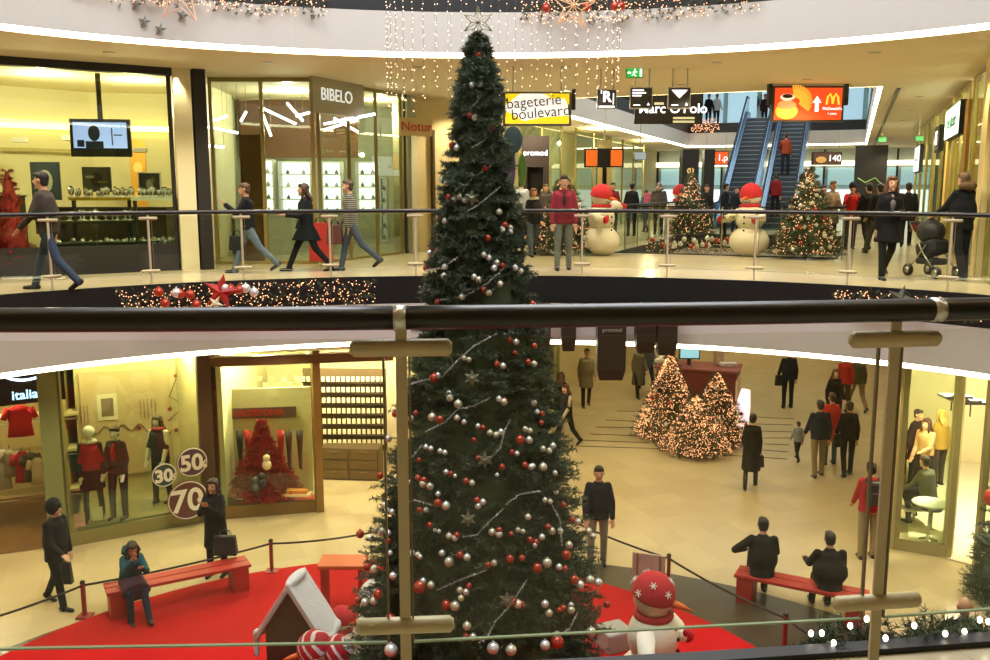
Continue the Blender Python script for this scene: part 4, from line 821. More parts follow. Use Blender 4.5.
for x in (-.18, .18): MB().box((x, -.03, .32), (.03, .02, .64)).build('batten', mat('8a6a50', .7), gb)
p = on(614, 637, .15); MB().box((0, 0, 0), (.42, .4, .3), rad(25)).build('grey_block', mat('9a9890', .7), bevel=.03, label='grey flat-topped block between the tall tree and the snowman', cat='block').location = p
# ---------------------------------------------------------------- carpet, paving ring
CC = (-1.5, 8.9)
def disc(name, r0, r1, z, m, **k):
    n = 96; vs = [(CC[0]+r*cos(2*pi*i/n), CC[1]+r*sin(2*pi*i/n), zz) for r, zz in ((r0, z), (r1, z), (r1, 0)) for i in range(n)] 
    fs = [(i, n+i, n+(i+1) % n, (i+1) % n) for i in range(n)]+[(n+i, 2*n+i, 2*n+(i+1) % n, n+(i+1) % n) for i in range(n)]
    return MB().add(vs, fs).build(name, m, **k)
disc('carpet', .01, 5.85, .02, mat('a81a1a', .95, noise=.08, scale=50, bump=.2, bscale=120, spec=.1, name='red_carpet'), label='large round red carpet under the tall Christmas tree', cat='carpet')
n = 96; C2 = (-.4, 7.9); vs = [(C2[0]+r*cos(2*pi*i/n)*kx, C2[1]+r*sin(2*pi*i/n), .008) for r, kx in ((3.0, 1.0), (6.95, 1.1)) for i in range(n)]
MB().add(vs, [(i, n+i, n+(i+1) % n, (i+1) % n) for i in range(n)]).build('trim_14', mat('40382a', .3, noise=.15, scale=3, name='dark_paving'), kind='structure')
# ---------------------------------------------------------------- benches
def bench(a, b, label):
    a = Vector(a); b = Vector(b); d = b-a; L = d.length; root = empty('bench', ((a.x+b.x)/2, (a.y+b.y)/2, 0), math.atan2(d.y, d.x), label, 'bench', 'red benches around the carpet'); m = mat('a8281e', .5, name='red_lacquer')
    for y in (-.11, .11): MB().box((0, y, .43), (L, .2, .05)).build('seat_plank', m, root, bevel=.008)
    for x in (-L/2+.16, L/2-.16): MB().box((x, 0, .2), (.24, .4, .405)).build('leg', m, root, bevel=.008)
    MB().box((0, 0, .38), (L-.5, .1, .05)).build('rail', m, root); return root
a = on(105, 590, .43); b = on(248, 561, .43); bench(a, b, 'left red bench, with the woman in teal on it')
a = on(737, 571, .43); b = on(868, 597, .43); bench(a, b, 'right red bench, with two people in dark coats on it')
# ---------------------------------------------------------------- rope barrier
def rope_post(px, py, label):
    p = on(px, py, 0); r = empty('barrier_post', p, 0, label, 'barrier post', 'red barrier posts around the carpet'); m = mat('8c2820', .5)
    MB().box((0, 0, .27), (.055, .055, .54)).build('post', m, r, bevel=.006); MB().lathe([(.036, .54), (.04, .56), (.02, .58)], n=12).build('cap', DARK, r, True); MB().box((0, 0, .015), (.2, .2, .03)).build('foot', m, r); return p
PT = [rope_post(-30, 660, 'barrier post at the far left'), rope_post(85, 617, 'barrier post left of the teal woman'), rope_post(272, 572, 'barrier post between the left bench and the hut'), None, rope_post(668, 588, 'barrier post behind the snowflake hat snowman'), rope_post(784, 652, 'barrier post at lower right in front of the dark paving'), rope_post(872, 700, 'barrier post below the right bench')]
PT[3] = on(372, 560, 0)
def rope(pts, sag, label):
    P = []
    for a, b in zip(pts[:-1], pts[1:]):
        for i in range(13): t = i/12; q = a.lerp(b, t); P.append((q.x, q.y, .5-sag*4*t*(1-t)))
    MB().tube(P, .018, 8).build('barrier_rope', mat('2c1a14', .7), smooth=True, label=label, cat='rope', group='ropes around the carpet')
rope([PT[0], PT[1]], .03, 'dark rope running to the left barrier post'); rope([PT[1], PT[2]], .04, 'dark rope in front of the left red bench'); rope([PT[2], PT[3]], .04, 'dark rope from the hut side to the tall tree')
rope([on(566, 545, 0), PT[4]], .04, 'dark rope in front of the man in the quilted jacket'); rope([PT[4], PT[5]], .05, 'dark rope right of the snowflake hat snowman'); rope([PT[5], PT[6]], .08, 'dark rope at the lower right')
# ---------------------------------------------------------------- stroller
st = empty('stroller', on(932, 277, Z1), rad(15), 'black baby stroller pushed by the woman in the puffy jacket', 'stroller'); M_ = mat('1c1c20', .6)
MB().box((0, .05, .55), (.42, .5, .3), M=Matrix.Rotation(rad(-15), 3, 'X')).build('seat', M_, st, bevel=.08)
MB().ell((0, .12, .86), (.24, .3, .24)).build('canopy', M_, st, True); MB().box((0, .05, .3), (.36, .45, .12)).build('basket', M_, st, bevel=.03)
for s in (-1, 1):
    MB().tube([(s*.24, -.35, .12), (s*.24, .0, .45), (s*.24, .42, 1.02)], .014, 6).tube([(s*.24, .38, .12), (s*.24, -.05, .62)], .012, 6).build('frame', STEEL, st, True)
    for y in (-.36, .38): w_ = MB().tube([(s*.24-.03, y, .12), (s*.24+.03, y, .12)], .115, 16).build('wheel', BLACK, st, True); MB().tube([(s*.24-.034, y, .12), (s*.24+.034, y, .12)], .06, 12).build('hub', STEEL, w_, True)
MB().tube([(-.24, .42, 1.02), (.24, .42, 1.02)], .02, 8).build('handle', BLACK, st, True); st.scale = (.9,)*3
# ---------------------------------------------------------------- shops: shells
def pane_front(name, pts, z0, z1, label, frame, g=GREENGLASS, cols=1, fw=.05, base=None, group=None, cat='shop window'):
    r = empty(name, (pts[0][0], pts[0][1], z0), 0, label, cat, group); o = Vector((pts[0][0], pts[0][1], 0))
    for a, b in zip(pts[:-1], pts[1:]):
        a = Vector((a[0], a[1], 0))-o; b = Vector((b[0], b[1], 0))-o; L = (b-a).length; k = cols if isinstance(cols, int) else max(1, round(L/cols[0])); H = z1-z0
        for i in range(k):
            p = a.lerp(b, i/k); q = a.lerp(b, (i+1)/k); MB().wall(p, q, .05, H-.05, .012).build('glass_pane', g, r)
            MB().box((p.x, p.y, H/2), (fw, fw, H)).build('mullion', frame, r)
        if (a-b).length and b == Vector((pts[-1][0], pts[-1][1], 0))-o: MB().box((b.x, b.y, H/2), (fw, fw, H)).build('mullion', frame, r)
        MB().wall(a, b, H-.08, H, fw).build('head_rail', frame, r); MB().wall(a, b, 0, base or .06, fw).build('sill_rail', frame, r)
    return r
def shop_walls(side, pts, z0, z1, m, t=.1):
    for a, b in zip(pts[:-1], pts[1:]): struct('wall_'+side, MB().wall(a, b, z0, z1, t), m)
YEL = mat('d4caa0', .7, name='yellow_wall'); PALE = mat('cfc69a', .7, name='pale_wall'); BROWN = mat('6a4420', .6, noise=.15, name='brown_panel'); GREY = mat('9a9a90', .6)
# jewellery shop
J0, J1, J2 = (-11.2, 13.6), (-8.45, 15.2), (-5.72, 16.95)
pane_front('shop_window', [J0, J1, (-5.92, 16.8)], Z1, C1-.05, 'wide glass front of the jewellery shop in a dark frame', DARK, GREENGLASS, (2.4,), .06, .5)
struct('trim_15', MB().wall(J1, J2, C1-.14, C1, .2).wall(J0, J1, C1-.14, C1, .2), DARK)
struct('wall_shop_pier', MB().wall((-5.88, 16.85), (-5.6, 16.99), Z1, C1, .3), mat('d8cfa8', .6)); struct('wall_shop_post', MB().wall((-5.57, 17.02), (-5.37, 17.12), Z1, C1, .32), DARK)
shop_walls('shop_jewellery', [(-13.5, 16.5), (-9.2, 20.9), (-6.2, 21.6), (-5.9, 17.1)], Z1, C1, YEL)
lr = MB().wall((-13.2, 16.9), (-9.1, 20.7), 7.62, 7.74, .08).wall((-9.1, 20.7), (-6.25, 21.4), 7.62, 7.74, .08); struct('trim_16', lr, emis('ffe88a', 5))
0 and struct('ceiling_shop', MB().wall((-12.6, 16.2), (-6.6, 20.2), 7.9, 8.0, 3.0), mat('e0c87a', .8))
# tv
tv = empty('television', at(101, 138, 16.4), rad(10), 'flat television hanging in the jewellery window showing a head and cables', 'television')
MB().box((0, 0, 0), (1.02, .09, .66)).build('casing', mat('15120f', .4), tv, bevel=.01); sc = MB().box((0, -.05, .045), (.9, .01, .45)).build('screen', emis('9cb0f0', 1.4), tv)
MB().ell((-.1, -.058, .08), (.1, .004, .14)).box((-.1, -.058, -.12), (.3, .004, .12)).box((.2, -.058, .02), (.02, .004, .3)).box((.3, -.058, .05), (.14, .004, .02)).box((-.33, -.058, -.1), (.12, .004, .12)).build('picture', mat('1c2436', .5, emit=.3), sc)
MB().tube([(0, .04, .3), (0, .04, C1-tv.location.z-.14)], .045, 10).build('hanging_pole', mat('5c4c20', .4, .5), tv, True)
def poster(px0, py0, px1, py1, Y, label, bg, fig, rz=0, frame=None, name='poster', em=0):
    a, b = at(px0, py0, Y), at(px1, py1, Y); w_, h_ = b.x-a.x, a.z-b.z; r = empty(name, (a+b)/2, rz, label, 'poster')
    MB().box((0, 0, 0), (w_, .04, h_)).build('board', frame or mat(bg, .5, emit=em), r); f_ = MB().box((0, -.025, 0), (w_*.9, .01, h_*.88)).build('print', mat(bg, .5, emit=em), r)
    for i, (x, z, rx, rr, c) in enumerate(fig): MB().ell((x*w_, -.032-.001*i, z*h_), (rx*w_, .004, rr*h_)).build('printed_figure', mat(c, .5, emit=em), f_)
    return r
poster(82, 167, 112, 192, 17.6, 'poster of a dark watch face behind the gold display stands', '4a4a40', [(0, 0, .22, .3, '14140f'), (-.2, .1, .2, .06, 'a8a890'), (.2, -.1, .2, .05, '7c6a3c')])
poster(138, 172, 162, 196, 17.2, 'black and white portrait card on the right display shelf', '23221e', [(0, -.02, .15, .22, '8c8070'), (.15, .15, .1, .12, '5c5448')], frame=WHITE)
poster(30, 162, 62, 200, 18.5, 'dark poster with a pale window shape at the left of the shop', '23303a', [(.0, 0, .25, .3, 'a8a890')])
# display counters
def counter(a, b, z0, h, d, m, label, topm=None, name='display_counter', cat='display counter', group=None):
    a = Vector((a[0], a[1], 0)); b = Vector((b[0], b[1], 0)); dd = b-a; r = empty(name, ((a.x+b.x)/2, (a.y+b.y)/2, z0), math.atan2(dd.y, dd.x), label, cat, group)
    MB().box((0, 0, h/2), (dd.length, d, h)).build('body', m, r, bevel=.01); MB().box((0, 0, h+.015), (dd.length+.04, d+.04, .03)).build('top', topm or m, r); return r
counter((-8.0, 16.1), (-6.4, 17.05), Z1, .52, .55, mat('2c2e24', .5), 'low dark plinth with rows of watches in the jewellery window')
counter((-11.2, 14.4), (-8.25, 15.95), Z1, .5, .5, mat('23241c', .5), 'long low dark plinth at the far left of the jewellery window')
for px0_, px1_, Y_, h_, c_, lb_ in ((52, 172, 18.0, 1.12, '3a3424', 'dark box added behind the gold watch shelf to darken the lower window'), (-12, 24, 17.2, 1.35, '1c1812', 'black box added at the far left behind the red tinsel tree to darken the window')):
    a, b = at(px0_, 250, Y_), at(px1_, 250, Y_); counter(a, b, Z1, h_, .4, mat(c_, .5), lb_)  # added boxes, standing in for dark reflections in the window's lower half
def shelf(px0, px1, py, Y, label, m, d=.4):
    a, b = at(px0, py, Y), at(px1, py, Y); r = empty('shelf', (a+b)/2, rad(15), label, 'shelf'); w_ = b.x-a.x
    MB().box((0, 0, 0), (w_, d, .05)).build('board', m, r); 
    for s in (-.45, .45): MB().box((s*w_, 0, (Z1-r.location.z)/2), (.04, d*.6, r.location.z-Z1-.05)).build('leg', DARK, r)
    return a, b
WT = mat('e6e4da', .25, .4, name='watch_steel')
wp = None
def watch(p, s, lb, g):
    global wp
    if wp is None:
        wp = empty('watch_stand', p, 0, lb, 'watch', g); MB().lathe([(.05, 0), (.05, .012), (.012, .02), (.012, .07)], n=10).build('stand', WT, wp, True); MB().tube([(-.0, -.02, .1), (0, .02, .1)], .035, 12).build('dial', WT, wp, True)
        MB().tube([(.05*cos(a)*.6, .0, .09+.055*sin(a)) for a in [i*pi/6 for i in range(13)]], .01, 6).build('strap', mat('4c3c28', .4), wp, True); o = wp
    else: o = copy_thing(wp, p, R.uniform(-.4, .4), lb, g); o['category'] = 'watch'
    o.scale = (s,)*3
for (px0, px1, py, Y, n, lb, m, lw) in ((73, 130, 199, 16.9, 15, 'gold shelf of watches beside the watch poster', mat('c8a020', .3, .6), 'watch on the gold shelf under the television'), (134, 176, 199, 16.9, 11, 'white shelf of watches under the portrait card', mat('d8d4c4', .4), 'watch on the white shelf under the portrait card'), (62, 130, 222, 16.6, 12, 'dark middle shelf under the gold shelf', mat('2c281c', .4), 'watch on the dark middle shelf'), (52, 132, 250, 16.5, 20, 'bottom shelf crowded with silver watches', mat('3a3a30', .4), 'silver watch on the bottom shelf'), (136, 178, 249, 16.9, 13, 'small right bottom shelf with a white cloth', mat('d0ccb8', .5), 'watch on the white cloth at right')):
    a, b = shelf(px0, px1, py, Y, lb, m)
    for i in range(n):
        q = a.lerp(b, (i+.5)/n); watch(q+Vector((0, R.uniform(-.12, .1)+((i+.5)/n-.5)*(b.x-a.x)*.26, .026)), R.uniform(.9, 1.5), lw, lw+'s')
for px, py in ((20, 140), (70, 138), (140, 150)): MB().box((0, 0, 0), (.28, .12, .1)).build('spotlight_box', mat('c8c4b0', .5), bevel=.01, label={20: 'small box fitting at the left of the yellow wall', 70: 'small dark fitting left of the television', 140: 'small fitting right of the television'}[px], cat='light fitting').location = at(px, py, 18.6)
struct('trim_17', MB().wall((-12.8, 17.0), (-9.1, 20.6), 7.15, 7.2, .06), mat('a89850', .5))
# red decoration at left
fir('christmas_tree', at(16, 283, 15.6)*1, 1.8, cone(.28), .2, 90, 'narrow red tinsel tree in the left corner of the jewellery window', 'tree', 8, 22, .05, .009, mat('a81c1c', .5), .8).location.z = Z1+.02
for v_, lb in ((.35, 'orange lit back panel right of the television'),):
    poster(129, 140, 150, 232, 19.5, 'tall amber glass panel behind the portrait card', 'c08a2c', [(0, .2, .3, .06, 'd8b060'), (0, -.1, .3, .05, 'd8b060')], name='wall_panel', em=.25)
# ---------------------------------------------------------------- bright shop with light tubes
B0, B1, B2 = (-5.6, 18.2), (-3.62, 18.25), (-2.18, 21.2)
pane_front('shop_window', [B0, B1], Z1, C1, 'glass front of the shop with crossing white light tubes', mat('9c8c50', .4, .4), GREENGLASS, 2, .07)
pane_front('shop_window', [(-3.53, 18.4), B2], Z1, C1, 'slanted green glass front right of the light tubes', mat('8c8048', .4, .4), GREENGLASS, 3, .07)
shop_walls('shop_lights', [(-6.0, 18.0), (-6.6, 24.5), (-1.2, 25.2), (-2.0, 21.4)], Z1, C1, mat('b0ae90', .7)); struct('wall_shop_brown', MB().wall((-6.3, 22.6), (-3.4, 22.8), 7.1, C1, .1), BROWN)
pr = empty('portal', ((-5.6+.0), 18.3, Z1), 0, 'brown wooden panel wall inside the shop with light tubes', 'panel'); MB().box((.6, .6, 1.3), (.5, .1, 2.6)).build('board', BROWN, pr)
for i, (x0, y0, x1, y1, Y) in enumerate(((210, 122, 227, 116, 19.2), (208, 127, 238, 133, 19.0), (209, 146, 224, 147, 19.1), (241, 121, 246, 112, 19.4), (260, 107, 271, 136, 19.0), (262, 108, 296, 124, 19.1), (287, 103, 303, 121, 19.6), (296, 116, 312, 112, 19.7), (324, 124, 375, 114, 19.2), (324, 130, 357, 120, 19.4), (334, 118, 358, 132, 19.6))):
    a, b = at(x0, y0, Y), at(x1, y1, Y+.2); t = empty('light_tube', (a+b)/2, 0, 'white glowing light tube hanging at an angle in the shop window', 'light tube', 'light tubes in the shop window'); d = (b-a)/2
    MB().tube([-d, d], .025, 10).build('tube', emis('eef0ff', 9), t, True); MB().tube([d, (d.x, d.y, C1-t.location.z)], .004, 5).build('wire', STEEL, t)
# lit shelving
def rack(px0, px1, py0, py1, Y, rows, label, back, em, m=WHITE, items=2, goods='a8aaac'):
    a, b = at(px0, py0, Y), at(px1, py1, Y); w_, h_ = b.x-a.x, a.z-b.z; r = empty('display_shelving', ((a.x+b.x)/2, Y, b.z), 0, label, 'shelving')
    MB().box((0, .2, h_/2), (w_, .04, h_)).build('back_panel', mat(back, .6, emit=em), r)
    for i in range(rows+1): MB().box((0, 0, h_*i/rows), (w_, .4, .03)).build('shelf_board', m, r)
    for s in (-1, 1): MB().box((s*w_/2, 0, h_/2), (.03, .4, h_)).build('side_panel', m, r)
    if items:
        for i in range(rows):
            for j in range(items if items is not True else 4):
                n_ = items if items is not True else 4
                o = MB().lathe([(.06, 0), (.07, .04), (.05, .12), (.02, .16), (.02, .2)], n=8).build('shop_goods', mat(R.choice([goods, 'b8b8bc', 'd8d8d8', '6a6c70']), .4), smooth=True, label='small item on the '+label.split(',')[0][:60], cat='shop goods', group='goods on the '+label[:40])
                o.location = r.location+Vector((w_*((j+.5)/n_-.5), -.05, h_*i/rows+.016)); o.scale = (.7, .7, .55)
    return r
rack(249, 276, 160, 212, 22.2, 4, 'brightly lit white shelving left of centre', 'e8f0e8', 2.2); rack(280, 313, 162, 212, 22.3, 4, 'brightly lit white shelving behind the long-haired woman', 'e8f4f0', 2.2)
rack(321, 343, 162, 212, 22.5, 4, 'brightly lit white shelving left of the striped jumper', 'e8f4f0', 2.2); rack(357, 379, 162, 212, 22.8, 4, 'brightly lit white shelving right of the striped jumper', 'e8f0e8', 2.0)
rack(210, 218, 180, 214, 21.0, 3, 'narrow lit shelf at the left of the glass front', 'd8e4f0', 1.2, items=2); rack(381, 388, 178, 240, 22.6, 5, 'narrow tall shelf near the slanted glass', 'd0dcd0', .5, items=1)
for i, (x0, x1, lb) in enumerate(((246, 268, 'leftmost white counter inside the light tube shop'), (271, 300, 'middle white counter inside the light tube shop'), (330, 352, 'white counter behind the slanted glass'))):
    a, b = on(x0, 252, Z1), on(x1, 252, Z1); counter((a.x, 21.2), (b.x, 21.2), Z1, .95, .5, mat('c8ccc0', .4), lb)
sg = empty('shop_sign', at(338, 97, 18.75), rad(64), 'bronze fascia sign with pale letters on the slanted glass front', 'sign'); sg.rotation_euler = (0, 0, math.atan2(B2[1]-B1[1], B2[0]-B1[0]))
MB().box((0, 0, 0), (1.75, .08, .72)).build('sign_board', mat('98927c', .45, .2), sg, bevel=.01); text('BIBELO', .34, (-.1, -.05, 0), emis('e8eee8', .8), sg, bold=.0)
# beige shop to the right with red lettering
bs = empty('shop_sign', at(416, 127, 20.9), rad(30), 'small red lettering on the beige wall beside the slanted glass', 'sign'); text('Notur', .3, (0, -.03, 0), mat('c02818', .5), bs); MB().box((0, 0, 0), (.8, .03, .4)).build('sign_board', mat('c0b07c', .6), bs)
struct('wall_beige', MB().wall((-1.95, 21.9), (-.95, 22.6), Z1, C1, .2), mat('c8b888', .7)); 
pane_front('shop_window', [(-2.1, 21.35), (-1.9, 21.8)], Z1, C1, 'narrow glass strip beside the beige wall', DARK)
struct('door_1', MB().wall((-1.55, 22.05), (-1.5, 22.08), Z1+.05, Z1+2.9, .25), mat('4c3c24', .5))
# ---------------------------------------------------------------- left side of the upper arcade
VL = -9.3
def vw(Y, v=VL): return Vector(((v+.367*Y)/.93, Y, 0))
struct('wall_arcade_left', MB().wall(vw(22.7, -10.6), vw(60, -10.6), Z1, C1, .2), mat('b8ac7c', .7))
def front(Y0, Y1, label, v=VL, g=GREENGLASS, cols=2, z=Z1, c=C1, fr=None): return pane_front('shop_window', [vw(Y0, v), vw(Y1, v)], z, c, label, fr or mat('8c8048', .4, .4), g, cols, .07)
front(22.8, 25.2, 'tall glazing with coloured posters left of the dark portal'); front(27.2, 31, 'glass shopfront right of the dark portal'); front(32.6, 37, 'glass shopfront with pale lit interior on the arcade left'); front(37.2, 43, 'distant glass shopfront near the arcade end', cols=3)
def portal(px0, px1, py0, Y, label, col, txt=None, ts=.3, zb=Z1, tc='f0f0ff', vert=False, em=2.5):
    a, b = at(px0, py0, Y), at(px1, py0, Y); w_, h_ = b.x-a.x, a.z-zb; r = empty('shop_portal', ((a.x+b.x)/2, Y, zb), 0, label, 'shop entrance')
    MB().box((0, 0, h_-.45), (w_, .25, .9)).build('header', mat(col, .5), r)
    for s in (-1, 1): MB().box((s*(w_/2-.08), 0, (h_-.9)/2), (.16, .25, h_-.9)).build('jamb', mat(col, .5), r)
    MB().box((0, .3, (h_-.9)/2), (w_, .05, h_-.9)).build('doorway', mat('1c1410', .8), r)
    if txt: text(txt, ts, (0, -.15, h_-.5), emis(tc, em), r)
    return r
portal(522, 549, 136, 27.2, 'dark shop entrance with small white glowing name', '2a1f1a', 'promod', .22)
portal(598, 612, 140, 31.8, 'beige shop entrance under a small dark sign', '8c7a40', 'Bijou', .26)
p = empty('hanging_sign', at(604, 158, 24.5), 0, 'wide orange and red lit poster box hanging before the arcade shops', 'sign')
for s in (-1, 1): MB().box((s*.33, 0, 0), (.3, .08, .42)).build('screen', emis('d8641c', .9), p, bevel=.01)
MB().box((0, .02, 0), (1.06, .06, .5)).build('sign_box', DARK, p); MB().tube([(0, 0, .25), (0, 0, C1-p.location.z)], .015, 6).build('rod', STEEL, p)
for (px, py, w_, h_, c, lb) in ((507, 168, .45, 1.5, '5c3c78', 'purple oval shape on the glazing left of the dark portal'), (522, 170, .22, .9, '5c8c3c', 'green oval shape on the glazing left of the dark portal'), (513, 140, .5, .7, '33506c', 'slanting blue shape high on the glazing')):
    o = MB().ell((0, 0, 0), (w_/2, .02, h_/2), n=20, k=12).build('window_decoration', mat(c, .5), smooth=True, label=lb, cat='decoration'); o.location = at(px, py, 23.9 if px < 515 else 24.4)
# black tower with vertical letters and end wall
tw = empty('black_pylon', on(687, 229, Z1), 0, 'black pylon with vertical pale letters beyond the far snowman', 'pylon'); MB().box((0, 0, 1.5), (.62, .6, 3.0)).build('column', BLACK, tw)
o = text('one', .55, (-.05, -.32, 1.9), emis('c8a868', .8), tw, tilt=pi/2)
tw2 = empty('black_pylon', on(706, 229, Z1), 0, 'narrow black panel right of the lettered pylon', 'pylon'); MB().box((0, 0, 1.5), (.4, .4, 3.0)).build('column', BLACK, tw2)
ENDV = mat('8fb0b8', .3, emit=.25, name='end_glazing')
e0, e1 = uv(52, -12), uv(52, 4); struct('wall_arcade_end', MB().wall(e0, e1, Z1, 14, .3), mat('a8b4ac', .6))
for i in range(9):
    a = e0.lerp(e1, i/9)+Vector((-.15, -.3, 0)); b = e0.lerp(e1, (i+.86)/9)+Vector((-.15, -.3, 0)); q = empty('lit_window', (a+b)/2, math.atan2(b.y-a.y, b.x-a.x), 'tall cool lit window panel at the end of the arcade', 'window panel', 'lit panels at the arcade end'); L = (b-a).length
    for z_, h_, c, s_ in ((Z1+.9, 1.2, 'd8ecf4', 1.6), (Z1+2.2, .9, '9cc4cc', .7), (Z2+1.6, 2.6, 'a8ccdc', .9)):
        MB().box((0, 0, z_), (L, .06, h_)).build('pane', emis(c, s_), q)
    MB().box((L/2+.05, -.03, Z1+1.8), (.1, .1, 3.6)).build('frame', DARK, q)
tt = empty('shop_sign', at(752, 103, 50.2), rad(-21), 'big dark letters on the pale glazing above the escalators', 'sign'); text('COM', 1.1, (0, -.1, 0), DARK, tt, bold=.03, ext=.05)
for z_ in (Z1+2.75,):
    struct('trim_18', MB().wall(uv(51.5, -12), uv(51.5, 4), z_, z_+.25, .1), emis('fff0c8', 3))
# ---------------------------------------------------------------- hanging signs
def hang(px0, px1, py0, py1, Y, name, label, rods, zc=C1, face=None, frame=DARK, em=0, rz=0, th=.12, rodm=None):
    a, b = at(px0, py0, Y), at(px1, py1, Y); w_, h_ = b.x-a.x, a.z-b.z; c = (a+b)/2; r = empty(name, c, rz, label, 'sign')
    MB().box((0, 0, 0), (w_, th, h_)).build('sign_box', frame, r, bevel=.01)
    f_ = MB().box((0, -th/2-.005, 0), (w_*.93, .01, h_*.88)).build('face', face or DARK, r)
    for x in rods: MB().tube([(x*w_, 0, h_*.45), (x*w_, 0, zc-c.z)], .014, 6).build('rod', rodm or STEEL, r)
    return r, f_, w_, h_, -th/2-.012
r, f_, W, H_, y = hang(503, 571, 92, 126, 16.6, 'hanging_sign', 'yellow and white bakery sign hanging between dark brackets', (-.35, .35), face=emis('ece9e0', 1.0), frame=mat('5c5640', .5))
ye = emis('e8cc10', .9)
MB().add([(-W*.465, y, H_*.44), (-W*.25, y, H_*.44), (-W*.465, y, H_*.1)], [(0, 1, 2)]).add([(W*.465, y, H_*.44), (W*.1, y, H_*.44), (W*.2, y, H_*.3), (W*.4, y, H_*.3), (W*.465, y, 0)], [(0, 1, 2, 3, 4)]).add([(-W*.465, y, -H_*.44), (W*.465, y, -H_*.44), (W*.465, y, -H_*.2), (W*.1, y, -H_*.25), (-W*.2, y, -H_*.36), (-W*.465, y, -H_*.05)], [(0, 1, 2, 3, 4, 5)]).build('yellow_patch', ye, f_)
text('bageterie', .265, (-W*.05, y-.005, H_*.2), mat('33301c', .6), r, tilt=rad(5)); text('boulevard', .265, (W*.05, y-.005, -H_*.12), mat('33301c', .6), r, tilt=rad(5))
for s in (-1, 1): MB().box((s*W*.53, 0, H_*.28), (.07, .1, H_*.6)).build('bracket', DARK, r)
r, f_, W, H_, y = hang(772, 842, 86, 122, 19.3, 'hanging_sign', 'bright red orange burger sign with arrow hanging by the escalators', (), face=emis('e4431a', 1.1), frame=mat('40301c', .5))
YL = emis('f0c43a', 1.2); WH = emis('ffffff', 1.5)
fr = MB(); 
for i in range(16): a_ = rad(100-i*9); fr.box((-W*.18+.22*cos(a_), y-.002, .05+.2*sin(a_)), (.26, .008, .035), M=Matrix.Rotation(-a_, 3, 'Y'))
fr.build('fries', emis('e8a838', 1), f_); MB().ell((-W*.3, y-.012, -.15), (.24, .02, .17), n=20).build('cheese', emis('d8b838', 1), f_, True); MB().ell((-W*.3, y-.02, -.03), (.2, .02, .1), n=20).build('bun', emis('d8a060', 1), f_, True); MB().ell((-W*.3, y-.03, .13), (.15, .02, .07), n=20).build('cup', emis('e8dcc8', 1), f_, True); MB().ell((-W*.3, y-.045, .15), (.11, .01, .045), n=20).build('coffee', emis('3a2010', .3), f_, True)
MB().add([(W*.06, y, .02), (W*.12, y, .16), (W*.18, y, .02), (W*.145, y, .02), (W*.145, y, -.16), (W*.095, y, -.16), (W*.095, y, .02)], [tuple(range(7))[::-1]]).build('arrow', WH, f_)
MB().tube([(W*.25, y-.01, -.02), (W*.265, y-.01, .14), (W*.295, y-.01, .2), (W*.325, y-.01, .12), (W*.335, y-.01, 0)], .022, 6).tube([(W*.335, y-.01, 0), (W*.345, y-.01, .12), (W*.375, y-.01, .2), (W*.405, y-.01, .14), (W*.42, y-.01, -.02)], .022, 6).build('arches', YL, f_, True)
text('McDonald\'s', .085, (W*.335, y, -.1), WH, r); text('1. patro', .06, (W*.335, y, -.2), WH, r)
for s in (-1, 1): MB().box((s*W*.53, 0, .25), (.08, .12, .55)).build('bracket', DARK, r); MB().tube([(s*W*.53, 0, .5), (s*W*.53, 0, C1-r.location.z)], .02, 6).build('rod', DARK, r)
r, f_, W, H_, y = hang(635, 702, 90, 124, 23.6, 'hanging_sign', 'large dark brown name panel behind the small direction signs', (), face=mat('332a1e', .6), frame=mat('2c2418', .6)); text('Marc O\'Polo', .34, (.1, y, .0-.05), WH, r, bold=.004)
for b_ in (((W*.22, y, -.28), (.55, .006, .05)), ((W*.22, y, -.37), (.55, .006, .05)), ((-W*.15, y, .08), (.24, .006, .06))): MB().box(*b_).build('text_line', emis('d8cc98', .9), f_)
FRM = mat('c8c8c4', .4, .4)
def info(px0, px1, py0, py1, label, kind):
    r, f_, W, H_, y = hang(px0, px1, py0, py1, 16.9, 'hanging_sign', label, (-.3, .35), face=mat('3a3c3c', .5), frame=FRM, th=.06)
    if kind == 'tri': MB().add([(-W*.36, y, H_*.36), (W*.36, y, H_*.36), (0, y, -H_*.02)], [(0, 1, 2)]).build('white_triangle', WH, f_)
    if kind == 'text':
        for i, l in enumerate((.5, .6, .4)): MB().box((-W*.4+W*l/2, y, H_*(.34-.12*i)), (W*l, .004, .025)).build('text_line', WH, f_)
    if kind == 'R': text('R', .26, (0, y, .03), WH, r, bold=.008); MB().box((0, y, -.14), (W*.8, .004, .03)).box((-.1, y, .12), (.02, .004, .06)).box((.12, y, .0), (.02, .004, .2)).build('text_line', WH, f_)
    if kind != 'R': MB().add([(W*.25, y, -H_*.34), (W*.38, y, -H_*.34), (W*.315, y, -H_*.2)], [(0, 1, 2)]).box((-W*.2, y, -H_*.33), (W*.3, .004, .02)).build('pictogram', WH, f_)
info(597, 616, 89, 109, 'grey square sign with a letter R beside the bakery sign', 'R'); info(630, 652, 87, 109, 'grey direction sign with white text lines below the exit sign', 'text'); info(668, 690, 87, 109, 'grey direction sign with a white triangle', 'tri')
r, f_, W, H_, y = hang(626, 643, 68, 78, 16.9, 'exit_sign', 'green exit sign with running figure under the gallery ceiling', (), face=emis('2c9c40', 1.3), frame=mat('3a8c44', .5), th=.06)
MB().ell((-.0, y, .05), (.016, .004, .018)).tube([(0, y, .03), (-.02, y, -.02), (.02, y, -.06)], .009, 5).tube([(-.02, y, -.02), (-.05, y, -.05)], .009, 5).tube([(-.04, y, .01), (.04, y, .015)], .008, 5).box((.11, y, 0), (.04, .004, .13)).box((-.1, y, 0), (.06, .004, .03)).build('running_figure', WH, f_)
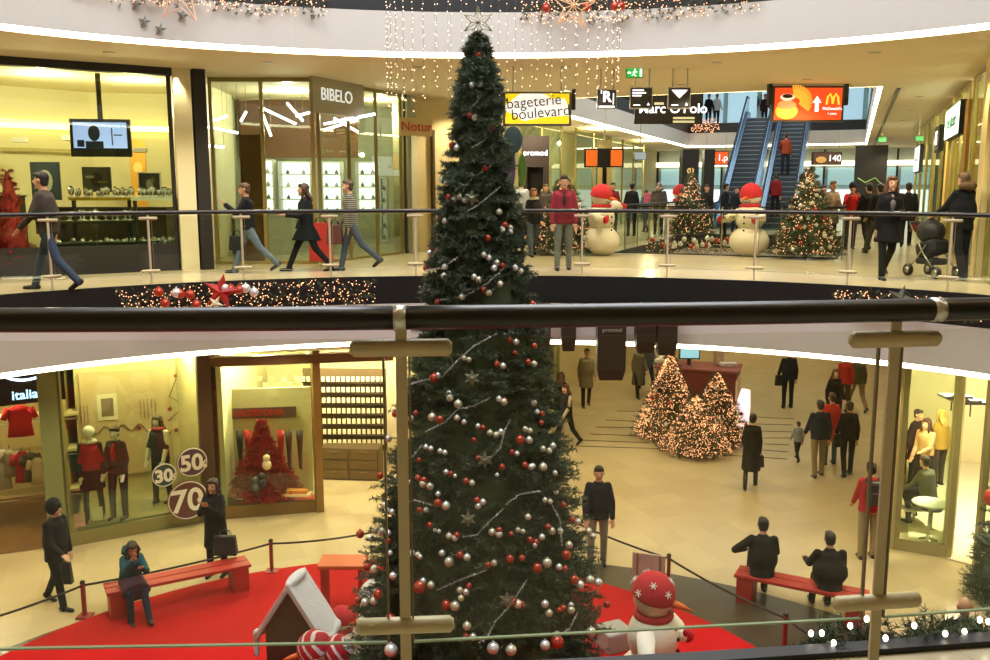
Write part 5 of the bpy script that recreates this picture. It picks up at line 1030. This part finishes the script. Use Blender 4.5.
MB().tube([(0, 0, 0), (0, 0, C1-r.location.z)], .01, 6).build('rod', STEEL, r)
for (x0, x1, y0, y1, Y, lb, c, t) in ((704, 728, 151, 165, 36, 'small orange burger sign left of the escalators', 'd8501c', '1.p'), (812, 841, 152, 165, 35, 'small dark sign with white 140 right of the escalators', '4a2c20', '140')):
    r, f_, W, H_, y = hang(x0, x1, y0, y1, Y, 'hanging_sign', lb, (-.4, .4), face=emis(c, .8)); text(t, .34, (W*.25, y, 0), WH, r); MB().ell((-W*.2, y, -.05), (W*.18, .01, H_*.25)).build('printed_food', emis('c89850', .7), f_, True)
for px, py, Y in ((882, 140, 30), (919, 139, 27)):
    r, f_, W, H_, y = hang(px-4, px+4, py-3, py+2, Y, 'exit_sign', 'small distant green exit sign '+('left' if px < 900 else 'right')+' of the pair on the right arcade ceiling', (0,), face=emis('4cae5c', 1), frame=mat('3a8c44', .5), th=.05)
r, f_, W, H_, y = hang(634, 646, 152, 160, 30, 'hanging_sign', 'small grey screen hanging over the group beyond the railing', (0,), face=mat('8c98a0', .4, emit=.4))
# ---------------------------------------------------------------- right side shops, upper arcade
VR = 2.1
shop_walls('arcade_right', [vw(14.2, 5.6), vw(44, 5.6)], Z1, C1, mat('b4ac94', .7))
fg = mat('a89858', .4, .4)
for Y0, Y1, lb, c in ((13.2, 15.0, 'clear glass front at the right edge of the gallery', 1), (15.9, 18.1, 'nearest glass front on the right side of the arcade', 1), (18.7, 21.6, 'second glass front on the right, under the green lit sign', 2), (22.1, 26.5, 'third glass front on the right side of the arcade', 2), (27, 34, 'distant glass front on the right side of the arcade', 3)):
    front(Y0, Y1, lb, VR, GREENGLASS, c, fr=fg)
struct('wall_lit_pier', MB().wall(vw(15.1, VR+.05), vw(15.8, VR+.05), Z1, C1, .35), mat('dcc88c', .6))
for Y, c in ((18.4, 'c89c3c'), (21.9, 'e0c060')): struct('wall_pier', MB().wall(vw(Y-.25, VR+.05), vw(Y+.25, VR+.05), Z1, C1-.4, .3), mat(c, .6))
def wallsign(Y0, Y1, z0, z1, label, face, t=None, ts=.3, tc='50907c', v=VR-.12):
    a, b = vw(Y0, v), vw(Y1, v); c = (a+b)/2; r = empty('shop_sign', (c.x, c.y, (z0+z1)/2), math.atan2(a.y-b.y, a.x-b.x), label, 'sign'); L = (b-a).length
    MB().box((0, 0, 0), (L, .12, z1-z0)).build('sign_box', DARK, r); MB().box((0, -.065, 0), (L*.97, .01, (z1-z0)*.92)).build('face', face, r)
    if t: text(t, ts, (0, -.08, 0), mat(tc, .5) if not t.startswith('&') else emis(tc, 3), r)
wallsign(18.9, 21.8, 7.45, 8.15, 'white lit sign with green letters on the right arcade front', emis('e0f0dc', 2), 'Yves Rocher', .42, '6aa888')
wallsign(23.2, 24.6, 7.3, 7.95, 'small dark sign with glowing white initials on the right arcade front', mat('5c5038', .5), '&S', .5, 'ffffff')
wallsign(30, 32.5, 6.9, 7.8, 'distant white sign with dark wave on the right arcade front', emis('d8e0e8', 1.2), '~', .8, '3a4a80')
bp = empty('shop_portal', vw(40, .6)+Vector((0, 0, Z1)), rad(-20), 'black shop block at the far end of the right walkway', 'shop entrance'); MB().box((0, 0, 1.7), (1.3, .6, 3.4)).build('block', mat('17140f', .5), bp); MB().tube([(-.5, -.32, 2.0), (-.2, -.32, 1.8), (.2, -.32, 2.0), (.5, -.32, 1.7)], .03, 6).build('green_scribble', emis('6a8c3c', .6), bp)
counter(vw(24, 2.9), vw(21, 2.9), Z1, 1.0, .5, mat('b04048', .6), 'pink red display counter behind the glass right of the walkway')
rd = MB().lathe([(.16, 0), (.14, .3), (.1, .9), (.08, 1.05), (.02, 1.2)], n=12).build('red_garment', mat('c03020', .7), smooth=True, label='red garment on display behind the right glass front', cat='garment'); rd.location = vw(20.3, 2.7)+Vector((0, 0, Z1+.5))
struct('trim_19', MB().wall(vw(20, .77), vw(46, .77), C1-.02, C1+.0, .08), mat('5c5444', .6))
# ---------------------------------------------------------------- lower level, left
def L0front(a, b, lb, m, cols=1, g=GREENGLASS, base=.25): return pane_front('shop_window', [a, b], 0, C0-.05, lb, m, g, cols, .08, base)
K0, K1, K2, K3, K4 = (-11.5, 12.9), (-7.62, 15.35), (-5.52, 16.65), (-3.48, 17.14), (-2.0, 17.35)
L0front(K1, K2, 'glass shop window with three mannequins and sale discs', mat('8c8654', .4, .4)); L0front(K2, K3, 'glass shop window with a red decorated tree display', mat('7c6430', .4, .4), 1)
struct('wall_shop_pier', MB().wall((-5.62, 16.6), (-5.4, 16.7), 0, C0, .3), mat('4c3420', .6))
sf = MB().add([(K1[0]+.1, K1[1]+.1, .27), (K2[0]-.1, K2[1]+.05, .27), (K2[0]-.6, K2[1]+1.5, .27), (K1[0]-.6, K1[1]+1.8, .27), (K1[0]+.1, K1[1]+.1, .0), (K2[0]-.1, K2[1]+.05, .0)], [(0, 1, 2, 3), (4, 5, 1, 0)]); struct('floor_window_plinth', sf, mat('8c8258', .6))
shop_walls('mannequin_window', [(K1[0]-.55, K1[1]+1.75), (K2[0]-.9, K2[1]+1.2), (K2[0]-.1, K2[1]+.2)], 0, C0, mat('c4b684', .7, noise=.06, scale=3))
# print on the window's back wall
bw = empty('wall_mural', (0, 0, 0), 0, 'pale drawn mural with a framed square, stars and wavy line behind the mannequins', 'mural'); a = Vector((K1[0]-.5, K1[1]+1.66, 0)); b = Vector((K2[0]-.95, K2[1]+1.1, 0)); d = (b-a).normalized(); rz = math.atan2(d.y, d.x); bw.location = (a+b)/2; bw.rotation_euler = (0, 0, rz); L = (b-a).length
MB().box((0, 0, 1.75), (L*.92, .02, 2.1)).build('panel', mat('b8a476', .7), bw); 
fp = MB().box((-.35, -.02, 2.1), (.36, .02, .52)).build('picture_frame', mat('d8ccaa', .6), bw); MB().box((-.35, -.035, 2.1), (.22, .01, .36)).build('picture', mat('6c5c40', .7), fp)
q = MB(); 
for i in range(5): q.box((-.95+.06*i, -.02, 2.0), (.012, .01, .35)); q.box((.25+.07*i, -.02, 2.0), (.012, .01, .4))
q.tube([(-L*.45+L*.9*i/40, -.02, 1.65+.07*sin(i*.8)-.5*max(0, i/40-.6)) for i in range(41)], .012, 5).tube([(.95, -.02, 2.55), (.8, -.02, 2.2), (1.1, -.02, 2.0), (.75, -.02, 1.7)], .01, 5); q.build('drawn_line', mat('6c4030', .7), bw)
for i, (x, z) in enumerate(((.95, 2.62), (1.0, 2.05), (.8, 1.95), (.2, 1.62), (.9, 1.5), (-1.1, 1.8), (1.1, 1.2), (.7, .9))): o = star_mesh(.07, .03, .01, 5).build('painted_star', mat('7c2c28', .7), bw); o.location = (x, -.025, z)
def disc_sign(px, py, Y, r_, txt, col, label, ts):
    p = at(px, py, Y); o = empty('sale_disc', p, math.atan2(K2[1]-K1[1], K2[0]-K1[0]), label, 'sale sign', 'sale discs in the mannequin window'); MB().tube([(0, -.015, 0), (0, .015, 0)], r_, 32).build('disc', mat(col, .5), o)
    MB().tube([(r_*.94*cos(a_), -.018, r_*.94*sin(a_)) for a_ in [i*pi/20 for i in range(41)]], .012, 5).build('rim', mat('c8c0b0', .5), o); text(txt, ts, (-.05*r_, -.025, -.02), mat('e4e0d0', .5), o, bold=.012); text('%', ts*.5, (r_*.7, -.025, -r_*.25), mat('e4e0d0', .5), o, bold=.005); return o
disc_sign(192, 462, 16.25, .28, '50', '4c3444', 'round dark 50 percent disc high in the mannequin window', .42); disc_sign(188, 500, 16.15, .375, '70', '5c2c2c', 'large round dark red 70 percent disc low in the mannequin window', .6); disc_sign(164, 475, 15.85, .22, '30', '2c4440', 'small round 30 percent disc in front of the cream-sleeved mannequin', .32)
for px, py, c, lb in ((78, 536, 'c89088', 'pinkish price card on the window sill at the left'), (105, 527, 'd8d0b0', 'leftmost white price card on the mannequin window sill'), (129, 523, 'd8d0b0', 'middle white price card below the slim-trousered mannequin'), (156, 516, 'd8d0b0', 'white price card below the cream-sleeved mannequin')):
    p = on(px, py+5, .0); o = MB().box((0, 0, .16), (.18, .015, .24), M=Matrix.Rotation(rad(-12), 3, 'X')).build('price_card', mat(c, .6)); q = Vector(K1).lerp(Vector(K2), max(0, min(1, (p.x-K1[0])/(K2[0]-K1[0])))); o.location = (q.x, q.y+.22, .29) if px > 80 else (K1[0]+.15, K1[1]+.12, .29); o.rotation_euler = (0, 0, rad(30)); tag(o, lb, 'price card')
struct('floor_clothes_shop', MB().add([(-12.5, 13.2, .012), (-7.95, 15.3, .012), (-8.9, 18.6, .012), (-13.4, 17.0, .012)], [(0, 1, 2, 3)]), mat('6c4a26', .4, noise=.15, scale=4))
# clothes shop far left
struct('wall_shop_post', MB().wall((-7.9, 15.18), (-7.64, 15.33), 0, C0, .16), mat('7c8458', .5)); struct('wall_lower_left', MB().wall((-13.5, 17.2), (-8.9, 18.8), 0, C0, .1).wall((-8.9, 18.8), (-7.9, 15.4), 0, C0, .1), mat('a8965c', .7))
sg = empty('shop_sign', (-8.62, 14.8, 3.06), math.atan2(2.3, 3.6), 'black sign with glowing blue white curves and small letters, far left', 'sign'); MB().box((.0, 0, .05), (2.5, .12, .85)).build('sign_board', mat('0c0c10', .4), sg)
text('italia', .22, (.62, -.07, -.22), emis('a8d8ff', 3), sg, bold=.003); 
for cx in (-.1, .65): MB().tube([(cx+.36*cos(rad(t)), -.08, .24+.2*sin(rad(t))) for t in range(185, 356, 12)], .022, 8).build('neon_curve', emis('c8d8ff', 5), sg, True)
garm = [(20, 420, .24, .62, 'b02028', 'red shirt with a white mark hanging high in the left shop'), (2, 468, .16, .8, 'a8a48c', 'pale garment at the left edge of the clothes rail'), (10, 462, .12, .55, '8c8468', 'beige garment on the clothes rail in the left shop'), (23, 466, .16, .62, '98202a', 'dark red garment on the lower clothes rail'), (31, 466, .14, .6, '4c4438', 'brown garment right of the dark red one'), (38, 470, .14, .55, 'b0a480', 'cream garment at the right of the clothes rail')]
for px, py, w_, h_, c, lb in garm:
    p = at(px, py, 16.3); r = empty('garment', p, rad(20), lb, 'garment'); MB().tube([(0, 0, -h_/2), (0, 0, -.05), (0, 0, h_*.3), (0, 0, h_*.45)], [(w_*.95, .07), (w_*.8, .07), (w_*.95, .07), (w_*.35, .04)], 14, lat=(1, 0, 0)).build('fabric', cloth(c), r, True)
    for s in (-1, 1): MB().tube([(s*w_*.75, 0, h_*.36), (s*w_*1.15, -.02, h_*.05)], [.07, .05], 8).build('sleeve', cloth(c), r, True)
    MB().tube([(0, 0, h_*.45), (0, 0, h_*.6)], .008, 5).build('hanger', CHROME, r)
for z_, lb in ((1.35, 'clothes rail shelf at mid height in the left shop'), (2.05, 'upper clothes shelf in the left shop'), (.55, 'low shelf under the clothes in the left shop')):
    p = empty('clothes_shelf', (-9.0, 16.6, z_), rad(22), lb, 'shelf'); MB().box((-.4, .1, 0), (2.8, .4, .05)).build('board', mat('c8ba88', .6), p); MB().tube([(-1.8, -.12, -.08), (1.0, -.12, -.08)], .015, 6).build('rail', CHROME, p, True)
# stocking shop
shop_walls('stocking_shop', [(-5.3, 16.9), (-5.6, 21.5), (-1.2, 21.7), (-.4, 20.4)], 0, C0, mat('e8dca8', .7))
pn = empty('display_board', at(263, 455, 17.8), rad(8), 'white display panel with a dark red title strip in the stocking shop window', 'panel'); pn.location.z += .3; pc = pn.location
MB().box((0, 0, 0), (2.0, .06, 2.2)).build('board', mat('d8cc98', .7), pn); stp = MB().box((-.05, -.05, .6), (1.5, .04, .22)).build('title_strip', mat('5c4438', .6), pn); text('CALZEDONIA', .165, (-.05, -.075, .6), mat('b82020', .5), pn, bold=.004)
for i, (px, c) in enumerate(((225, '2a2624'), (240, '2a2624'), (248, 'b02018'), (281, 'b02018'), (289, '2a2624'), (300, '2a2624'))):
    p = at(px, 447, 17.45); o = MB().tube([(0, 0, .34), (0, 0, .1), (0, 0, -.12), (.03*(1 if i > 2 else -1)*0, 0, -.34), (-.0, -.02, -.4), (0, -.12, -.42)], [(.075, .05), (.06, .05), (.045, .04), (.035, .035), (.035, .035), (.02, .02)], 12, lat=(1, 0, 0)).build('stocking', mat(c, .6), smooth=True)
    o.location = p; o.rotation_euler = (0, 0, rad(20)); tag(o, ('dark stocking leg at the far left of the white panel', 'second dark stocking leg from the left on the white panel', 'red stocking leg left of the red tree', 'red stocking leg right of the red tree', 'dark stocking leg right of the red one', 'dark stocking leg at the right end of the white panel')[i], 'stocking')
rt = fir('christmas_tree', on(263, 506, 0)+Vector((0, .0, 0)), 1.68, (lambda t: .6*(1-t)**1.15+.02), .25, 420, 'red ribbon Christmas tree in the stocking shop window', 'tree', 10, 22, .06, .014, mat('a01c14', .5, noise=.3, scale=9), .7); rt.location = (at(263, 480, 17.3).x, 17.35, .1)
for x, lb in ((-4.95, 'left low glass stand with packets in the stocking window'), (-3.9, 'right low glass stand with packets in the stocking window')):
    r = empty('display_stand', (x, 17.05, .06), 0, lb, 'display stand'); MB().box((0, 0, .32), (.55, .22, .04)).build('tray', mat('e0c890', .5), r); MB().box((0, 0, .16), (.03, .03, .32)).build('leg', CHROME, r); MB().box((0, 0, .38), (.4, .15, .07)).build('packets', mat('d08840', .5), r)
for px, py, c, lb in ((262, 488, '2c2c24', 'dark toy figure at the centre of the red tree'), (256, 492, '5c6050', 'grey green toy figure under the red tree'), (267, 470, 'd8cc98', 'cream box on the red tree')):
    o = MB().ell((0, 0, .1), (.09, .08, .1)).ell((0, 0, .24), .07).build('toy_figure', mat(c, .6), smooth=True, label=lb, cat='toy'); o.location = at(px, py, 16.75)
rp = MB().box((0, 0, .07), (1.9, .5, .14)).build('display_platform', mat('b82418', .5), bevel=.01, label='low red platform in the stocking shop window', cat='platform'); rp.location = (-4.45, 17.3, 0); rp.rotation_euler = (0, 0, rad(13))
struct('trim_20', MB().wall(K2, K4, 3.02, 3.2, .16), mat('6c4a2c', .6)); sg = empty('shop_sign', (-4.1, 16.9, 3.45), rad(11), 'red lettered band above the stocking shop, cut by the light strip', 'sign'); text('CALZEDONIA', .42, (.3, -.1, .0), mat('b02818', .5), sg, bold=.01); MB().box((0.2, 0, 0), (3.2, .1, .36)).build('sign_board', mat('e8dca8', .6, emit=.3), sg)
struct('wall_shop_post', MB().wall((-3.55, 17.1), (-3.42, 17.16), 0, C0, .16), mat('8c6c34', .5, .3))
# wall of packets
pk = empty('packet_wall', at(345, 432, 19.6), rad(-3), 'wall rack with dark back for rows of small white packets in the stocking shop', 'rack'); RX = (at(392, 440, 19.6)-at(309, 440, 19.6)).x; zt = at(345, 376, 19.6).z; zb = at(345, 444, 19.6).z; pk.location.z = zb
MB().box((0, .08, (zt-zb)/2), (RX, .05, zt-zb+.3)).build('back_board', mat('5a4828', .6), pk)
for i in range(7): MB().box((0, 0, (zt-zb)*i/6.5-.02), (RX, .16, .03)).build('shelf_board', mat('3a2c18', .6), pk)
bx = None
for i in range(7):
    for j in range(17):
        loc = pk.location+Vector((RX*((j+.5)/17-.5), -.09, (zt-zb)*i/6.5+.07))
        if bx is None: bx = MB().box((0, 0, 0), (.07, .03, .11)).build('stocking_packet', mat('ece2b4', .6), bevel=.004); o = bx
        else: o = bx.copy(); COL.objects.link(o)
        o.location = loc; tag(o, 'small cream packet on the wall rack of the stocking shop', 'packet', 'packets on the wall rack')
a = None
for i in range(15):
    o = bx.copy(); COL.objects.link(o); o.location = at(222+i*6.2, 379+(i % 2)*6, 20.4); o.scale = (1.6, 1, 1.2); tag(o, 'cream packet high on the back wall above the white panel', 'packet', 'packets above the white panel')
dr = empty('drawer_cabinet', on(352, 475, 0), rad(-5), 'low dark brown drawer cabinet below the packet rack', 'cabinet'); dr.location = (at(352, 460, 19.3).x, 19.3, 0); W = 1.3
MB().box((0, 0, .36), (W, .5, .72)).build('body', mat('4c3c20', .5), dr, bevel=.01)
for i in range(2):
    for j in range(3): d_ = MB().box((-W/4+W/2*i, -.26, .14+.22*j), (W*.45, .02, .19)).build('drawer', mat('5c4a28', .5), dr, bevel=.004); MB().box((-W/4+W/2*i, -.28, .2+.22*j), (.2, .02, .015)).build('handle', CHROME, d_)
# corridor wall lower left
WL = mat('c6b482', .6, noise=.04, scale=2, name='stone_wall'); struct('wall_arcade_lower_left', MB().wall(vw(27.5, -8.3), vw(60, -8.3), 0, C0, .2), WL)
struct('wall_lower_shop_back', MB().wall(vw(20.6, -8.3), vw(24.5, -8.3), 0, C0, .1), mat('c8b878', .7))
front(24.6, 27.4, 'green glass front just right of the tall tree on the lower floor', -8.25, GREENGLASS, 2, 0, C0)
struct('wall_lower_end', MB().wall(uv(46, -10), uv(46, 6), 0, C0, .2), WALLM)
# dark hanging boxes under the gallery edge
def dbox(px0, px1, py1, label, tall=False):
    th_ = arc_at((px0+px1)/2, 0, -.35); Y = th_.y; a, b = at(px0, py1, Y), at(px1, py1, Y); w_ = b.x-a.x; zt = Z1-.42; zb = a.z; r = empty('hanging_box' if tall else 'floodlight', ((a.x+b.x)/2, Y, zb), 0, label, 'sign' if tall else 'floodlight', None)
    h_ = zt-zb; MB().add([(-w_*.4, -.12, 0), (w_*.4, -.12, 0), (w_*.4, .12, 0), (-w_*.4, .12, 0), (-w_/2, -.15, .18), (w_/2, -.15, .18), (w_/2, .15, .18), (-w_/2, .15, .18), (-w_/2, -.15, h_), (w_/2, -.15, h_), (w_/2, .15, h_), (-w_/2, .15, h_)], [(3, 2, 1, 0), (8, 9, 10, 11)]+[(i+4*k, (i+1) % 4+4*k, (i+1) % 4+4+4*k, i+4+4*k) for k in (0, 1) for i in range(4)]).build('housing', mat('2a1e12', .5), r)
    MB().box((0, .24, h_-.06), (.06, .3, .06)).build('bracket', DARK, r)
    if tall: text('promod', .1, (0, -.16, h_*.68), mat('a89c88', .5), r)
dbox(536, 550, 349, 'leftmost dark floodlight box under the gallery edge'); dbox(561, 575, 350, 'second dark floodlight box, right of the leftmost'); dbox(596, 624, 379, 'long dark brown hanging box under the gallery edge', True); dbox(635, 654, 352, 'dark floodlight box just right of the long hanging box'); dbox(656, 675, 354, 'rightmost dark floodlight box under the gallery edge')
# ---------------------------------------------------------------- kiosk behind the lit trees
ks = empty('sales_kiosk', on(722, 412, 0)+Vector((0, .9, 0)), rad(-21), 'dark red sales kiosk with screens and goods behind the lit trees', 'kiosk')
MB().box((-.5, 0, .55), (2.3, 1.2, 1.1)).build('counter', mat('6c2420', .5), ks, bevel=.02); MB().box((-.5, 0, 1.13), (2.4, 1.3, .06)).build('worktop', mat('8c4038', .4), ks)
MB().box((.68, -.1, .45), (.06, 1.1, .9)).build('side_panel', mat('e0c4a8', .5), ks)
mn = empty('monitor', ks.location+Vector((-.75, .2, 1.17)), 0, 'pale blue monitor on the kiosk counter', 'monitor'); MB().box((0, 0, .42), (.62, .05, .5)).build('casing', DARK, mn); MB().box((0, -.03, .42), (.55, .01, .42)).build('screen', emis('8cc4d8', 1.2), mn); MB().box((0, .05, .09), (.1, .1, .18)).build('stand', DARK, mn)
for i, (x, y, w_, h_, c, lb) in enumerate(((.35, 0, .5, .12, 'd0c8c0', 'silver goods in a basket on the kiosk'), (.15, .3, .26, .5, 'c8a890', 'pinkish cardboard stand on the kiosk'), (-1.4, .1, .22, .34, 'c83a20', 'orange red sign at the left of the kiosk'))):
    o = MB().box((0, 0, h_/2), (w_, .25, h_)).build('kiosk_goods', mat(c, .5, noise=.3, scale=20), bevel=.02, label=lb, cat='goods'); o.location = ks.location+Vector((x, y, 1.16))
wm = MB().tube([(-.3, 0, .2), (-.1, -.05, .25), (.15, 0, .5), (.3, 0, .8)], [.06, .12, .12, .04], 12).build('white_sculpture', WHITE, smooth=True, label='white curved shape on the left of the kiosk', cat='decoration'); wm.location = ks.location+Vector((-1.55, -.2, 1.16))
gp = MB().tube([(0, 0, 0), (0, 0, .6), (.06, 0, 1.05)], [.16, .2, .12], 12).build('white_light_box', emis('f0d8ec', 1.5), smooth=True, label='glowing white lamp column beside the woman in the long dark coat', cat='lamp'); gp.location = on(742, 428, 0)
# ---------------------------------------------------------------- boutique at lower right
Q0, Q1, Q2, Q3 = (7.12, 15.25), (7.85, 14.85), (8.25, 14.1), (8.7, 12.6)
FB = mat('9c9468', .4, .3)
pane_front('shop_window', [Q0, Q1], 0, C0, 'front pane of the bright glass boutique corner', FB, GREENGLASS, 1, .1, .22); pane_front('shop_window', [(7.93, 15.05), (8.6, 16.2)], 0, C0, 'side pane of the boutique corner running back', FB, GREENGLASS, 1, .1, .22); pane_front('shop_window', [(8.1, 14.35), Q3], 0, C0, 'curved glass front at the right edge of the lower hall', FB, GREENGLASS, 2, .1, .2)
struct('wall_boutique', MB().wall((7.12, 15.3), vw(21, 1.35), 0, C0, .15).wall(vw(21, 1.35), (13.5, 19.5), 0, C0, .15), mat('e0d09c', .7)); struct('floor_boutique', MB().add([(7.35, 15.2, .02), (8.1, 14.5, .02), (13, 15, .02), (13, 19.5, .02), (9.8, 20.8, .02)], [(0, 1, 2, 3, 4)]), mat('e6dab4', .4))
struct('wall_boutique_pier', MB().wall((7.83, 14.9), (7.95, 14.95), 0, C0, .12), mat('e0d4a8', .6))
tb = empty('round_table', Vector((at(946, 496, 14.9).x+.1, 15.6, 0)), 0, 'small round white table in the boutique window', 'table'); MB().lathe([(.3, .7), (.32, .72), (.3, .74)], n=24).build('table_top', WHITE, tb, True); MB().lathe([(.16, 0), (.16, .02), (.03, .04), (.03, .7)], n=14).build('leg', CHROME, tb, True)
tb2 = empty('low_stand', on(913, 522, 0), 0, 'low white stand at the left of the boutique window', 'stand'); MB().box((0, 0, .28), (.42, .3, .04)).build('top', WHITE, tb2); MB().box((0, 0, .13), (.05, .05, .26)).build('leg', CHROME, tb2)
st_ = empty('boutique_stool', on(930, 530, 0), 0, 'stool under the seated person in the boutique window', 'stool'); MB().lathe([(.18, .4), (.2, .43), (.18, .46)], n=18).build('seat', DARK, st_, True); MB().lathe([(.16, 0), (.03, .03), (.03, .4)], n=12).build('leg', CHROME, st_, True)
for i, (px, py) in enumerate(((964, 400), (974, 402), (955, 396))): 
    p = at(px, py, 16.0); r = empty('wall_shelf', p, 0, ('middle', 'right', 'left')[i]+' dark bracket shelf inside the curved glass', 'shelf'); MB().box((0, 0, 0), (.5, .3, .04)).build('board', DARK, r); MB().tube([(0, .1, -.02), (0, .1, -.3)], .015, 6).build('bracket', DARK, r)
pl = empty('leafy_plant', on(1008, 612, 0), 0, 'dark green potted plant with long leaves behind the right glass', 'plant'); MB().lathe([(.15, 0), (.2, .35), (.18, .35)], n=16).build('pot', mat('2c2418', .6), pl, True)
lf = MB()
for i in range(26):
    a_ = i*2.4; t_ = R.uniform(.3, .9); lf.tube([(0, 0, .35), (t_*.35*cos(a_), t_*.35*sin(a_), .8+.3*R.random()), (t_*.8*cos(a_), t_*.8*sin(a_), .9+.4*R.random())], [(.01, .01), (.05, .006), (.006, .003)], 6)
lf.build('leaves', mat('33421f', .5), pl, True)
lp = empty('street_lamp', (0, 0, 0)) if False else None
gd = empty('product_display', on(893, 470, 0), rad(-20), 'low display of creamy goods left of the boutique entrance', 'display'); MB().box((0, 0, .5), (.5, .5, 1.0)).build('plinth', mat('5c3c20', .5), gd, bevel=.01); MB().ell((0, 0, 1.08), (.25, .22, .12)).build('goods', mat('d8c48c', .7, bump=1, bscale=20), gd, True)
# ---------------------------------------------------------------- ceiling downlights
dl = None; k_ = 0
def downlight(x, y, zc, energy, group, label, lamp=True, spot=125, col=(1, .83, .56)):
    global dl
    if dl is None:
        dl = empty('downlight', (x, y, zc), 0, label, 'ceiling light', group); MB().lathe([(.075, -.012), (.095, -.008), (.1, 0), (.07, 0)], n=18).build('trim_ring', STEEL, dl, True); MB().tube([(0, 0, -.004), (0, 0, 0)], .068, 16).build('lens', emis('fff0c8', 14), dl); o = dl
    else: o = copy_thing(dl, (x, y, zc), 0, label, group)
    if lamp: light('SPOT', (x, y, zc-.03), energy, col, .06, (0, 0, 0), spot)
for zc, g, e_ in ((C1, 'downlights in the upper ceiling', 380), (C0, 'downlights in the lower ceiling', 190)):
    lb = 'round recessed downlight in the '+('upper' if zc > 5 else 'lower')+' gallery ceiling'
    for th in (18, 34, 50, 66, 82, 98, 114, 130, 146, 162): 
        p = oval(rad(th), 1.25); downlight(p.x, p.y, zc, e_, g, lb)
    for u in (24, 28, 32, 37, 42, 48): p = uv(u, 1.3); downlight(p.x, p.y, zc, e_*1.0, g, lb)
    for u in (20, 25, 30, 36, 42): p = uv(u, -8.6 if zc > 5 else -6.6); downlight(p.x, p.y, zc, e_*1.0, g, lb)
    for v_ in (-6, -3.5, -1): p = uv(19.5, v_); downlight(p.x, p.y, zc, e_, g, lb)
for u in (33, 36, 39, 43): 
    for v_ in (-4.4, -1.6): p = uv(u, v_); downlight(p.x, p.y, C0, 180, 'downlights in the lower ceiling', 'round recessed downlight in the lower gallery ceiling')
# roof light over the well and lamps inside the shops
light('AREA', (0, 9, 14.0), 2100, (.92, .95, 1), 9, (0, 0, 0), sy=8)
light('AREA', tuple(uv(34, -3.9, 13.9)), 1600, (.85, .93, 1), 7, (0, 0, rad(-21)), sy=22)
WARM = (1, .86, .56)
for x, y, z, e_, c in ((-8.6, 17.6, 8.0, 190, WARM), (-7.2, 18.6, 8.0, 180, WARM), (-10.8, 16.4, 8.0, 180, WARM), (-4.6, 20.6, 8.1, 170, (1, .97, .85)), (-2.8, 22.6, 8.1, 150, (1, .95, .75)),
                       (-6.2, 17.1, 3.3, 150, WARM), (-7.4, 16.3, 3.3, 150, WARM), (-9.6, 16.2, 3.2, 200, WARM), (-11, 15.4, 3.2, 130, WARM), (-4.6, 17.6, 3.4, 330, (1, .92, .7)), (-3.9, 18.7, 3.3, 420, (1, .9, .65)), (-2.4, 19.0, 3.3, 420, (1, .9, .65)),
                       (8.9, 16.6, 3.3, 1250, (1, .94, .8)), (9.8, 14.2, 3.2, 150, WARM), (8.3, 15.2, 3.3, 200, (1, .92, .7)), (0.2, 24.8, 8, 200, WARM), (2.0, 28, 8, 200, WARM), (3.9, 33, 8, 250, WARM), (7, 41, 8, 250, WARM), (-1.0, 21.5, 3.2, 100, WARM), (1.0, 26.5, 3.2, 120, WARM)):
    light('POINT', (x, y, z), e_, c, .08)
for Y in (15, 18, 21, 25, 31): p = vw(Y, 3.9); light('POINT', (p.x, p.y, 7.9), 190, (1, .88, .6), .08)
light('SPOT', (-5.72, 16.68, 8.4), 90, (1, .9, .6), .04, (0, 0, 0), 60)
light('SPOT', (-6.05, 16.9, 3.5), 160, (1, .85, .5), .03, (0, 0, 0), 70)
light('SPOT', tuple(vw(15.45, 1.7)+Vector((0, 0, 8.4))), 160, (1, .88, .5), .04, (0, 0, 0), 80)
for o in [o for o in list(COL.objects) if o.type == 'FONT']: TXT.append(o)
bpy.context.view_layer.update(); dg_ = bpy.context.evaluated_depsgraph_get()
ms_ = [bpy.data.meshes.new_from_object(o.evaluated_get(dg_)) for o in TXT]
for o, me in zip(TXT, ms_):
    nm = o.name; n = bpy.data.objects.new('tmp', me); COL.objects.link(n); n.parent = o.parent; n.location = o.location; n.rotation_euler = o.rotation_euler; n.scale = o.scale
    bpy.data.objects.remove(o); n.name = nm
finish_fusing()
SC.view_settings.exposure = -.12
